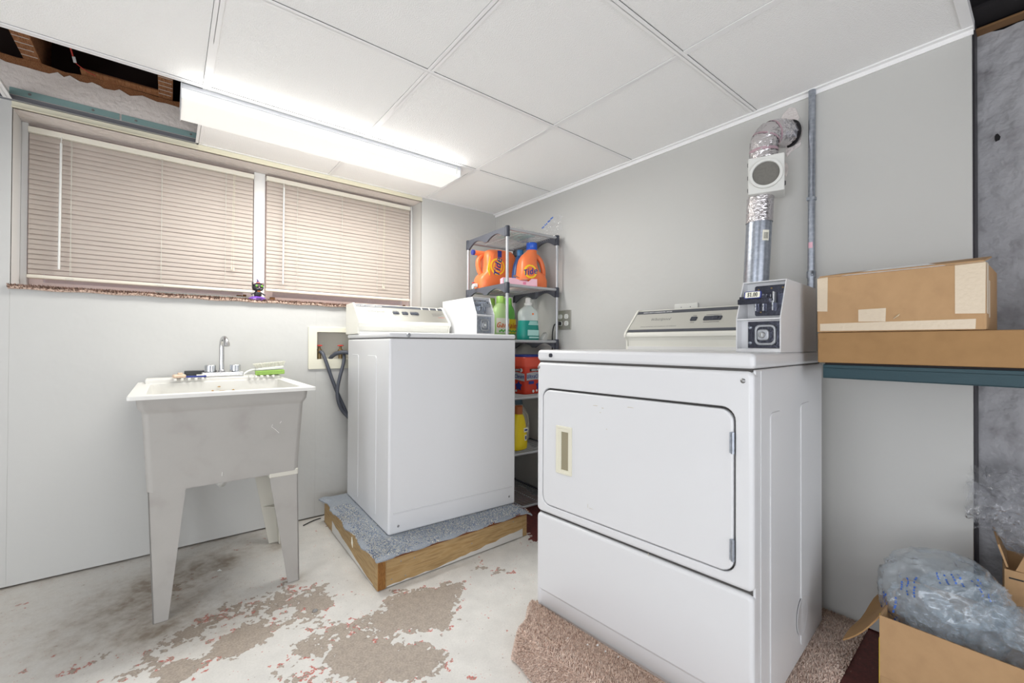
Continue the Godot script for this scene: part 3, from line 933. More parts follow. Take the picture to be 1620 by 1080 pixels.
func blind(x0: float, x1: float, top: float, bottom: float, n: int, label: String, cords: Array, wand_x: float, pull_x: float, pull_len: float):
	var t := thing("window_blind", label, "blind", Vector3(x0, bottom, -0.125), 0.0, "closed mini blinds in the window")
	var w := x1 - x0
	var h := top - bottom
	var st := ST()
	rbox(st, Vector3(w / 2, h - 0.012, 0), Vector3(w, 0.024, 0.026), 0.002, Transform3D(), 1)
	obj("headrail", st, M.blind_rail, t)
	st = ST()
	var prof := PackedVector2Array()
	for i in 6:
		var u := -1.0 + 2.0 * i / 5
		prof.append(Vector2(u * 0.0125, -0.0017 * u * u))
	for i in range(5, -1, -1):
		var u := -1.0 + 2.0 * i / 5
		prof.append(Vector2(u * 0.0125, -0.0017 * u * u + 0.0005))
	slab(st, prof, 0.0, w - 0.006, 0.0, AX(Vector3(0, 0.965, -0.26), Vector3(0, 0.26, 0.965), Vector3.ZERO), true)
	var m := st.commit()
	var pitch := (h - 0.024 - 0.026) / n
	for i in n:
		var y := h - 0.03 - pitch * (i + 0.35)
		obj("slat", m, M.slat, t, X(Vector3(0.003, y, rng.randf_range(-0.0006, 0.0006)), Vector3(rng.randf_range(-3, 3), 0, rng.randf_range(-0.08, 0.08))))
	st = ST()
	rbox(st, Vector3(w / 2, 0.009, 0), Vector3(w, 0.016, 0.024), 0.005, Transform3D(), 3)
	obj("bottom_rail", st, M.blind_rail, t)
	for c in cords:
		st = ST()
		tube(st, [Vector3(c, 0.02, 0.0125), Vector3(c + 0.002, h * 0.5, 0.0125), Vector3(c, h - 0.02, 0.0125)], 0.0009, 5)
		tube(st, [Vector3(c + 0.004, 0.02, 0.0125), Vector3(c + 0.001, h * 0.5, 0.0128), Vector3(c + 0.004, h - 0.02, 0.0125)], 0.0006, 5)
		rbox(st, Vector3(c, 0.006, 0.012), Vector3(0.026, 0.009, 0.005), 0.002, Transform3D(), 1)
		obj("ladder_cord", st, M.dirty_white, t)
	st = ST()
	tube(st, [Vector3(wand_x, h - 0.05, 0.022), Vector3(wand_x - 0.002, 0.045, 0.024)], 0.0042, 8)
	tube(st, [Vector3(wand_x, h - 0.02, 0.014), Vector3(wand_x, h - 0.05, 0.022)], 0.0018, 6)
	obj("tilt_wand", st, M.plastic_white, t)
	st = ST()
	for d in [0.0, 0.006]:
		tube(st, [Vector3(pull_x + d, h - 0.022, 0.016), Vector3(pull_x - 0.004 + d, h * 0.5, 0.018), Vector3(pull_x - 0.006 + d * 1.6, pull_len - d, 0.018)], 0.0008, 5)
	for d in [0.0, 0.0096]:
		lathe(st, V2([0.0, -0.016, 0.0035, -0.016, 0.003, 0.0, 0.0, 0.001]), X(Vector3(pull_x - 0.006 + d, pull_len - d * 0.6, 0.018)), 8)
	obj("pull_cord", st, M.ivory, t)

# short fibres scattered by a function that gives [place, direction]; one MultiMesh
func tufts(called: String, parent: Node, n: int, where: Callable, high: float, wide: float, colors: Array):
	var st := ST()
	for k in 3:
		var a := TAU * k / 3
		var b := TAU * (k + 1) / 3
		var pa := Vector3(cos(a), 0, sin(a)) * wide
		var pb := Vector3(cos(b), 0, sin(b)) * wide
		tri(st, pb, pa, Vector3(0, high, 0))
	var mm := MultiMesh.new()
	mm.transform_format = MultiMesh.TRANSFORM_3D
	mm.use_colors = true
	mm.mesh = st.commit()
	mm.instance_count = n
	for i in n:
		var w = where.call()
		var d: Vector3 = w[1].normalized()
		var q := Quaternion(Vector3.UP, d) if d.dot(Vector3.UP) > -0.99 else Quaternion.IDENTITY
		mm.set_instance_transform(i, Transform3D(Basis(q) * Basis.from_scale(Vector3.ONE * rng.randf_range(0.7, 1.25)), w[0]))
		var c: Color = colors[rng.randi() % colors.size()]
		mm.set_instance_color(i, c.srgb_to_linear() * rng.randf_range(0.8, 1.2))
	var o := MultiMeshInstance3D.new()
	o.name = called
	o.multimesh = mm
	o.material_override = M.pile
	o.set_meta("kind", "stuff")
	parent.add_child(o, true)

func fixture(at: Vector3, turn: float, label: String):
	var t := thing("ceiling_light", label, "ceiling light", at, turn, "fluorescent ceiling lights")
	var st := ST()
	bx(st, Vector3(-0.604, -0.016, -0.106), Vector3(0.604, 0.0, 0.106), 0.002)
	obj("housing", st, M.lamp_metal, t)
	st = ST()
	var p := PackedVector2Array([Vector2(-0.1, -0.017), Vector2(-0.106, -0.03), Vector2(-0.106, -0.046), Vector2(-0.1, -0.055), Vector2(0.1, -0.055), Vector2(0.106, -0.046), Vector2(0.106, -0.03), Vector2(0.1, -0.017)])
	slab(st, p, -0.6, 0.6, 0.0, AX(Vector3(0, 0, -1), Vector3.UP, Vector3.ZERO), true)
	obj("lamp_lens", st, M.lens, t)
	for s in [-1.0, 1.0]:
		st = ST()
		bx(st, Vector3(s * 0.6015 - 0.0013, -0.058, -0.109), Vector3(s * 0.6015 + 0.0013, 0.0, 0.109), 0.0008)
		obj("end_cap", st, M.lamp_metal, t)
	st = ST()
	bx(st, Vector3(0.575, -0.045, 0.1065), Vector3(0.583, -0.008, 0.1085), 0.0005)
	obj("clip", st, M.plastic_white, t)

func build_lamps():
	fixture(Vector3(-1.265, 1.9395, 0.472), 0.0, "wraparound fluorescent ceiling light above the window blinds")
	fixture(Vector3(-3.55, 1.975, 2.3), 90.0, "added fluorescent fill light under the joists, left of the camera")
	fixture(Vector3(-2.2, 2.055, 4.1), 0.0, "added fluorescent fill light under the joists, behind the camera")

func oriented(a: Vector3, b: Vector3) -> Transform3D:
	return AX(b - a, Vector3.UP, a)

func build_platform():
	var FL := Vector3(-1.247, 0, 0.929); var FR := Vector3(-0.455, 0, 0.908); var BL := Vector3(-1.222, 0, 0.10); var BR := Vector3(-0.45, 0, 0.10)
	var t := thing("platform", "low timber platform with speckled blue carpet under the washing machine", "platform", FL)
	var inv := Transform3D(Basis.IDENTITY, -FL)
	var xf := inv * oriented(FL, FR)
	var L := FL.distance_to(FR)
	obj("front_board", boxm(Vector3(0.036, 0.004, -0.038), Vector3(L - 0.03, 0.112, -0.002), 0.002), M.board, t, xf)
	obj("end_post", boxm(Vector3(L - 0.029, 0.002, -0.06), Vector3(L, 0.113, -0.004), 0.002), M.board, t, xf)
	xf = inv * oriented(BL, FL)
	var S := BL.distance_to(FL)
	obj("side_board", boxm(Vector3(0.0, 0.002, 0.0), Vector3(S - 0.002, 0.123, -0.036), 0.002), M.board_side, t, xf * X(Vector3.ZERO, Vector3(0, 0, 0)))
	obj("board_end", boxm(Vector3(0.002, 0.002, -0.0385), Vector3(0.035, 0.111, 0.0), 0.002), M.board_end, t, inv * oriented(FL, FR))
	var st := ST()
	bx(st, BL - FL + Vector3(0.04, 0.0, 0.01), BR - FL + Vector3(-0.02, 0.11, 0.04), 0.002)
	obj("rear_frame", st, M.board, t)
	st = ST()
	bx(st, BR - FL + Vector3(-0.04, 0.0, 0.04), FR - FL + Vector3(-0.06, 0.11, -0.06), 0.002)
	obj("rear_frame", st, M.board, t)
	st = ST()
	slab(st, PackedVector2Array([Vector2(FL.x - FL.x + 0.004, -0.001), Vector2(FR.x - FL.x + 0.012, FL.z - FR.z - 0.005), Vector2(BR.x - FL.x + 0.01, FL.z - BR.z), Vector2(BL.x - FL.x + 0.004, FL.z - BL.z)]), 0.113, 0.127, 0.001, X(Vector3.ZERO, Vector3(-90, 0, 0)), true)
	obj("plywood_top", st, M.ply_edge, t)
	# remains of floor paint along the foot of the boards
	st = ST()
	var f := inv * oriented(FL, FR)
	var poly := PackedVector2Array([Vector2(0.04, 0.005), Vector2(L - 0.031, 0.005)])
	for k in 26: poly.append(Vector2(lerpf(L - 0.031, 0.04, k / 25.0), 0.007 + 0.036 * clampf(1.0 - k / 17.0, 0.05, 1.0) + rng.randf_range(-0.003, 0.004)))
	slab(st, poly, -0.003, -0.0014, 0.0, f, true)
	obj("old_paint", st, M.scrap_paint, t)
	st = ST()
	f = inv * oriented(BL, FL)
	poly = PackedVector2Array([Vector2(0.16, 0.005), Vector2(S - 0.05, 0.005)])
	for k in 18: poly.append(Vector2(lerpf(S - 0.05, 0.16, k / 17.0), 0.008 + 0.05 * pow(k / 17.0, 1.3) + rng.randf_range(-0.003, 0.003)))
	slab(st, poly, -0.0004, 0.0008, 0.0, f, true)
	obj("old_paint", st, M.scrap_paint, t)
	st = ST()
	var nails := [[0.06, 0.03], [0.1, 0.09], [0.12, 0.025], [0.16, 0.085], [0.45, 0.06], [0.7, 0.095]]
	for nn in nails:
		st = ST()
		lathe(st, V2([0, 0.0012, 0.002, 0.0008, 0.003, 0.0]), inv * oriented(FL, FR) * X(Vector3(nn[0], nn[1], -0.002), Vector3(90, 0, 0)), 8)
		obj("nail", st, M.screw, t)
	# splinter torn out of the side board
	st = ST()
	tube(st, [Vector3(0.50, 0.10, 0.001), Vector3(0.515, 0.08, 0.004), Vector3(0.51, 0.055, 0.001)], [0.002, 0.004, 0.001], 6)
	obj("splinter", st, M.label_cream, t, inv * oriented(BL, FL))
	# the carpet on it, edges drooping unevenly
	var rug := thing("platform_carpet", "grey-blue speckled loop carpet draped over the timber platform", "carpet", FL + Vector3(0, 0.127, 0))
	st = ST()
	var rows := []
	var nu := 60
	var nv := 60
	for j in nv + 1:
		var v := float(j) / nv
		var row := PackedVector3Array()
		for i in nu + 1:
			var u := float(i) / nu
			var e := lerpf(-0.012, 1.03, u)
			var q := lerpf(-0.012, 1.0, v)
			var p := (FL.lerp(FR, e)).lerp(BL.lerp(BR, e), q) - FL
			p.z += 0.006 * sin(u * 34.0) * (1.0 - clampf(v * 12.0, 0, 1)) + rng.randf_range(-0.002, 0.002) * float(j == 0)
			p.x += 0.008 * sin(v * 23.0) * (1.0 - clampf(u * 12.0, 0, 1)) + rng.randf_range(-0.003, 0.003) * float(i == 0)
			var dl := maxf(0.0, 1.0 - minf(u, v) / 0.02)
			p.y = 0.007 - 0.008 * dl
			if u > 0.955: p.y -= 0.9 * (u - 0.955) * (0.4 if v > 0.2 else 0.55)
			if v > 0.93 and u < 0.05: p += Vector3(-0.012, 0.006, 0)
			p.y += rng.randf_range(-0.0004, 0.0004)
			row.append(p)
		rows.append(row)
	surf(st, rows, false, false)
	var under := []
	for r in rows:
		var row := PackedVector3Array()
		for p in r: row.append(p - Vector3(0, 0.0055, 0))
		under.append(row)
	surf(st, under, false, false, true)
	for k in nu: quad(st, under[0][k], under[0][k + 1], rows[0][k + 1], rows[0][k])
	for k in nv: quad(st, under[k + 1][0], under[k][0], rows[k][0], rows[k + 1][0])
	obj("weave", st, M.carpet_blue, rug)
	tufts("pile", rug, 9000, func():
		var e := rng.randf_range(-0.012, 1.0)
		var q := rng.randf_range(-0.012, 0.8)
		if rng.randf() < 0.75:
			if rng.randf() < 0.45: e = rng.randf_range(-0.012, 0.11)
			else: q = rng.randf_range(-0.012, 0.17)
		return [(FL.lerp(FR, e)).lerp(BL.lerp(BR, e), q) - FL + Vector3(0, 0.0062 - 0.009 * maxf(0.0, 1.0 - minf(e + 0.012, q + 0.012) / 0.02), 0), Vector3(rng.randf_range(-0.6, 0.6), 1, rng.randf_range(-0.6, 0.6))],
		0.0045, 0.0022, [rgb(186, 190, 194), rgb(218, 216, 206), rgb(126, 142, 168), rgb(160, 168, 180), rgb(204, 204, 198), rgb(100, 116, 148), rgb(208, 204, 190)])

# ---------------------------------------------------------------- the two machines; front faces +z, origin at the front left foot
func console(t: Node3D, x0: float, x1: float, Y: float, zn: float, H: float, dryer: bool):
	var zt := zn - 0.105
	var zb := zn - 0.235
	var prof := PackedVector2Array([Vector2(-zb, Y), Vector2(-zb, Y + H), Vector2(-zt + 0.012, Y + H + 0.003), Vector2(-zt, Y + H), Vector2(-zn + 0.004, Y + 0.072), Vector2(-zn, Y + 0.064), Vector2(-zn, Y + 0.056), Vector2(-zn + 0.010, Y + 0.05), Vector2(-zn + 0.016, Y + 0.04), Vector2(-zn + 0.018, Y + 0.018), Vector2(-zn + 0.017, Y)])
	# local x of the profile is depth: map profile x -> -z, profile y -> y, push -> x
	var pr := PackedVector2Array()
	for q in prof: pr.append(Vector2(-q.x, q.y))
	var f := AX(Vector3(0, 0, 1), Vector3.UP, Vector3.ZERO)   # its z axis is -x
	var cw := pr.duplicate()
	if Geometry2D.is_polygon_clockwise(cw): cw.reverse()
	var st := ST()
	slab(st, cw, -x1 + 0.008, -x0 - 0.008, 0.0, f, true)
	var c := obj("console", st, M.cream, t)
	var big := PackedVector2Array()
	for q in Geometry2D.offset_polygon(cw, 0.004)[0]: big.append(Vector2(q.x, maxf(q.y, Y + 0.0005)))
	for xe in [[x0, x0 + 0.009], [x1 - 0.009, x1]]:
		st = ST()
		slab(st, big, -xe[1], -xe[0], 0.001, f, true)
		obj("end_cap", st, M.cream, c)
	# brushed fascia on the slope
	var N := Vector3(0, Y + 0.072, zn - 0.004)
	var T := Vector3(0, Y + H, zt)
	var up := (T - N).normalized()
	var len := N.distance_to(T)
	var w := x1 - x0 - 0.022
	var fx := AX(Vector3(1, 0, 0), up, Vector3(x0 + 0.011, N.y, N.z) + up * 0.002)
	st = ST()
	bx(st, Vector3(0, 0, 0.0002), Vector3(w, len - 0.004, 0.0014), 0.0004, fx)
	obj("fascia", st, M.panel if dryer else M.panel_brushed, c)
	var z := 0.0018
	var h := len - 0.004
	st = ST()
	bx(st, Vector3(0, h * 0.84, 0.0012), Vector3(w, h * 0.975, z), 0.0002, fx)
	obj("stripe", st, M.stripe, c)
	if dryer:
		st = ST()
		bx(st, Vector3(0, h * 0.0, 0.0012), Vector3(w, h * 0.115, z), 0.0002, fx)
		obj("stripe", st, M.stripe, c)
	words("lettering", "HEAVY DUTY COMMERCIAL " + ("DRYER" if dryer else "WASHER"), 0.006, M.white_ink, c, fx * X(Vector3(w * 0.175 if dryer else w * 0.14, h * 0.907, z)), true)
	words("logo", "Whirlpool", 0.0135, M.ink, c, fx * X(Vector3(w * 0.235 if dryer else w * 0.195, h * 0.57, z - 0.0006)), false, true, 0.25)
	words("lettering", "DESIGN ENGINEERED FOR COMMERCIAL PERFORMANCE", 0.0032, M.ink, c, fx * X(Vector3(w * 0.24 if dryer else w * 0.185, h * 0.24, z - 0.0006)))
	var keys := [[0.475, 0.045], [0.57, 0.125]] if dryer else [[0.375, 0.07], [0.478, 0.07], [0.575, 0.1]]
	for kx in keys:
		st = ST()
		slab(st, rrect(Vector2(w * kx[0] + w * kx[1] / 2, h * 0.52), w * kx[1], h * 0.17, 0.004, 3), 0.001, 0.005, 0.0015, fx)
		if kx[1] > 0.05:
			slab(st, rrect(Vector2(w * kx[0] + w * kx[1] * 0.68, h * 0.52), w * kx[1] * 0.3, h * 0.14, 0.003, 3), 0.004, 0.0075, 0.0015, fx)
		obj("rocker_switch", st, M.switch, c)
		st = ST()
		bx(st, Vector3(w * kx[0] + 0.004, h * 0.36, 0.001), Vector3(w * (kx[0] + kx[1]) - 0.004, h * 0.375, z - 0.0002), 0.0001, fx)
		obj("small_print", st, M.ink, c)
		st = ST()
		bx(st, Vector3(w * kx[0] + 0.004, h * 0.665, 0.001), Vector3(w * (kx[0] + kx[1]) - 0.006, h * 0.68, z - 0.0002), 0.0001, fx)
		obj("small_print", st, M.ink, c)
	for k in 3:
		st = ST()
		bx(st, Vector3(w * 0.84, h * (0.58 - 0.07 * k), 0.001), Vector3(w * (0.985 - 0.03 * k), h * (0.592 - 0.07 * k), z - 0.0002), 0.0001, fx)
		obj("small_print", st, M.ink, c)
	st = ST()
	bx(st, Vector3(w * 0.90, h * 0.33, 0.001), Vector3(w * 0.985, h * 0.345, z - 0.0002), 0.0001, fx)
	obj("small_print", st, M.red_ink, c)
	if not dryer:
		for k in 3:
			st = ST()
			bx(st, Vector3(w * (0.735 + 0.095 * k), h * 0.83, 0.0012), Vector3(w * (0.748 + 0.095 * k), h * 0.985, z + 0.0003), 0.0002, fx)
			obj("indicator", st, M.label_cream, c)
	else:
		words("lettering", "Machine will not operate", 0.005, M.white_ink, c, fx * X(Vector3(w * 0.91, h * 0.055, z)), true)
		st = ST()
		slab(st, rrect(Vector2(w * 0.92, h * 0.9), 0.007, 0.004, 0.001, 2), 0.0015, 0.0024, 0.0003, fx)
		obj("indicator", st, M.hat_orange, c)
	# metal foot strip of the console
	st = ST()
	bx(st, Vector3(x0 + 0.009, Y, zn - 0.022), Vector3(x1 - 0.009, Y + 0.014, zn - 0.012), 0.001)
	obj("foot_strip", st, M.trim_white, c)

func coin_box(t: Node3D, x0: float, x1: float, Y: float, zf: float, zb: float, mid: float, zt: float, H: float, price: bool):
	# hollow steel hood: two cheeks, top, back, a shelf between the two recesses
	var side := PackedVector2Array([Vector2(zb, Y), Vector2(zf, Y), Vector2(zf, Y + mid), Vector2(zt, Y + H), Vector2(zb, Y + H)])
	var f := AX(Vector3(0, 0, 1), Vector3.UP, Vector3.ZERO)
	var st := ST()
	for e in [[x0, x0 + 0.003], [x1 - 0.003, x1]]: slab(st, side, -e[1], -e[0], 0.0008, f, true)
	bx(st, Vector3(x0 + 0.001, Y + H - 0.003, zb), Vector3(x1 - 0.001, Y + H, zt), 0.0008)
	bx(st, Vector3(x0 + 0.001, Y, zb), Vector3(x1 - 0.001, Y + H - 0.001, zf - 0.12), 0.001)
	bx(st, Vector3(x0 + 0.001, Y, zf - 0.121), Vector3(x1 - 0.001, Y + 0.010, zf - 0.001), 0.001)
	bx(st, Vector3(x0 + 0.001, Y + mid - 0.004, zf - 0.121), Vector3(x1 - 0.001, Y + mid, zf), 0.001)
	# inner block carrying the lock plate and the slope behind the slide
	bx(st, Vector3(x0 + 0.002, Y + 0.009, zf - 0.12), Vector3(x1 - 0.002, Y + mid - 0.003, zf - 0.035), 0.001)
	bx(st, Vector3(x0 + 0.002, Y + mid - 0.002, zf - 0.14), Vector3(x1 - 0.002, Y + H - 0.002, zt - 0.03), 0.001)
	var c := obj("coin_box", st, M.enamel, t)
	var w := x1 - x0
	var cx := (x0 + x1) / 2
	# lower recess: chromed plate with a raised lock
	var lz := zf - 0.035
	st = ST()
	bx(st, Vector3(x0 + 0.022, Y + 0.012, lz - 0.001), Vector3(x1 - 0.004, Y + mid - 0.008, lz + 0.0025), 0.0008)
	obj("lock_plate", st, M.chrome_dark if price else M.galv, c)
	st = ST()
	var lc := Vector2(cx + w * 0.10, Y + 0.006 + mid * 0.45)
	frame(st, rrect(lc, w * 0.48, mid * 0.62, 0.014, 5), rrect(lc, w * 0.36, mid * 0.46, 0.010, 5), lz + 0.002, lz + 0.012, Transform3D(), 0.003)
	slab(st, rrect(lc - Vector2(w * 0.04, 0.0), w * 0.27, mid * 0.34, 0.009, 5), lz + 0.002, lz + 0.016, 0.004)
	obj("lock_housing", st, M.zinc, c)
	st = ST()
	lathe(st, V2([0.0, 0.007, 0.008, 0.007, 0.0095, 0.005, 0.0095, 0.0]), X(Vector3(lc.x - w * 0.05, lc.y, lz + 0.014), Vector3(90, 0, 0)), 20)
	bx(st, Vector3(lc.x - w * 0.05 - 0.0012, lc.y - 0.005, lz + 0.0205), Vector3(lc.x - w * 0.05 + 0.0012, lc.y + 0.005, lz + 0.022), 0.0003)
	obj("key_lock", st, M.chrome, c)
	for yy in [0.2, 0.8]:
		st = ST()
		lathe(st, V2([0.0, 0.004, 0.003, 0.0035, 0.0055, 0.0]), X(Vector3(x0 + 0.028, Y + 0.012 + (mid - 0.022) * yy, lz + 0.0022), Vector3(90, 0, 0)), 14)
		obj("rivet", st, M.galv, c)
	# upper recess: chromed back plate and the coin slide standing out of it
	var pz := zt - 0.03
	st = ST()
	slab(st, rrect(Vector2(cx + w * 0.08, Y + mid + (H - mid) * 0.50), w * 0.74, (H - mid) * 0.80, 0.005, 4), pz, pz + 0.003, 0.001)
	obj("slide_plate", st, M.chrome_dark if price else M.galv, c)
	for q in [[-0.2, 0.8], [0.1, 0.82], [0.35, 0.82], [-0.15, 0.2], [0.36, 0.2]]:
		st = ST()
		lathe(st, V2([0.0, 0.0022, 0.0025, 0.0015, 0.003, 0.0]), X(Vector3(cx + w * q[0], Y + mid + (H - mid) * q[1], pz + 0.003), Vector3(90, 0, 0)), 10)
		obj("screw", st, M.brass, c)
	var reach := 0.075 if price else 0.06
	var sy := Y + mid + (H - mid) * (0.42 if price else 0.5)
	var sx0 := cx - w * 0.40 if price else cx - w * 0.1
	var sx1 := cx + w * 0.32
	st = ST()
	bx(st, Vector3(sx0 + 0.006, sy - 0.004, pz + 0.002), Vector3(sx1, sy + 0.002, pz + reach), 0.001)
	bx(st, Vector3(sx1 - 0.004, sy, pz + 0.002), Vector3(sx1, sy + 0.028, pz + reach - 0.004), 0.001)
	for k in 5: bx(st, Vector3(sx0 + 0.03 + 0.010 * k, sy, pz + 0.002), Vector3(sx0 + 0.032 + 0.010 * k, sy + 0.026 - 0.001 * k, pz + reach * 0.75), 0.0006)
	for xx in [0.2, 0.45, 0.75]: bx(st, Vector3(lerpf(sx0, sx1, xx), sy - 0.022, pz + 0.004), Vector3(lerpf(sx0, sx1, xx) + 0.004, sy - 0.003, pz + 0.02), 0.001)
	obj("coin_slide", st, M.chrome, c)
	st = ST()
	rbox(st, Vector3((sx0 + sx1) / 2 - 0.006, sy + 0.002, pz + reach + 0.004), Vector3(sx1 - sx0 + 0.004, 0.016, 0.012), 0.003)
	bx(st, Vector3(sx0 - 0.004, sy + 0.004, pz + reach - 0.004), Vector3(sx1 - 0.016, sy + 0.017, pz + reach + 0.006), 0.001)
	for k in 8: bx(st, Vector3(sx0 + 0.003 + 0.0085 * k, sy + 0.0085, pz + reach + 0.0095), Vector3(sx0 + 0.007 + 0.0085 * k, sy + 0.011, pz + reach + 0.0107), 0.0004)
	obj("slide_handle", st, M.chrome_dark if price else M.galv, c)
	if price:
		var pf := X(Vector3(cx - w * 0.12, sy + 0.021, pz + reach + 0.008), Vector3(-14, 0, 0))
		st = ST()
		slab(st, rrect(Vector2.ZERO, 0.045, 0.022, 0.004, 3), -0.004, 0.0, 0.0006, pf)
		obj("price_holder", st, M.navy, c)
		st = ST()
		slab(st, rrect(Vector2.ZERO, 0.039, 0.0175, 0.002, 3), -0.0002, 0.0006, 0.0002, pf)
		obj("price_card", st, M.label_cream, c)
		words("lettering", "$1.00", 0.0125, M.black, c, pf * X(Vector3(0, 0, 0.0008)), true, true, 0.0, 0.62)

func build_washer():
	var W := 0.689; var H := 0.893; var D := 0.65; var seam := 0.866
	var t := thing("washing_machine", "white top-loading coin washing machine on the blue carpeted platform", "washing machine", Vector3(-1.139, 0.1345, 0.771), -2.6)
	var st := ST()
	rbox(st, Vector3(W / 2, seam / 2 + 0.0, -D / 2), Vector3(W, seam, D), 0.010, Transform3D(), 3)
	var b := obj("cabinet", st, M.enamel, t)
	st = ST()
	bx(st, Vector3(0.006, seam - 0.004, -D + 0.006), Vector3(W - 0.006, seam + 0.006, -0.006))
	obj("seam", st, M.seam_shade, t)  # dark core standing in for the shade under the lid
	st = ST()
	rbox(st, Vector3(W / 2, (seam + 0.0035 + H) / 2, -D / 2 - 0.004), Vector3(W + 0.002, H - seam - 0.0035, D + 0.008), 0.009, Transform3D(), 4)
	obj("lid", st, M.enamel, t)
	# folded front edge line, toe crease, screws, pressed panels on the left side
	st = ST()
	bx(st, Vector3(0.012, 0.005, -0.002), Vector3(0.0135, seam - 0.004, 0.0006), 0.0004)
	obj("crease", st, M.enamel, b)
	st = ST()
	quad(st, Vector3(0.022, 0.088, 0.0003), Vector3(W - 0.02, 0.088, 0.0003), Vector3(W - 0.02, 0.0965, 0.0028), Vector3(0.022, 0.0965, 0.0028))
	quad(st, Vector3(0.022, 0.0965, 0.0028), Vector3(W - 0.02, 0.0965, 0.0028), Vector3(W - 0.02, 0.0985, 0.0003), Vector3(0.022, 0.0985, 0.0003))
	obj("crease", st, M.enamel, b)
	for s in [[0.046, 0.034], [0.65, 0.043]]:
		st = ST()
		lathe(st, V2([0.0, 0.003, 0.003, 0.0025, 0.0055, 0.0]), X(Vector3(s[0], s[1], 0.0), Vector3(90, 0, 0)), 14)
		obj("screw", st, M.screw, b)
	st = ST()
	lathe(st, V2([0.0, 0.006, 0.004, 0.006, 0.0045, 0.003, 0.009, 0.003, 0.0105, 0.0]), X(Vector3(0.089, 0.881, 0.0), Vector3(90, 0, 0)), 20)
	obj("lid_lock", st, M.chrome, t)
	for z in [[-0.569, -0.445], [-0.306, -0.165]]:
		st = ST()
		var f := AX(Vector3(0, 0, 1), Vector3.UP, Vector3.ZERO)
		var c := Vector2((z[0] + z[1]) / 2, 0.41)
		slab(st, rrect(c, z[1] - z[0], 0.75, 0.018, 5), -0.001, 0.0022, 0.002, f)
		obj("pressed_panel", st, M.enamel, b)
	console(t, -0.004, 0.532, H, -0.44, 0.165, false)
	coin_box(t, 0.56, 0.679, H, -0.19, -0.60, 0.113, -0.24, 0.214, false)

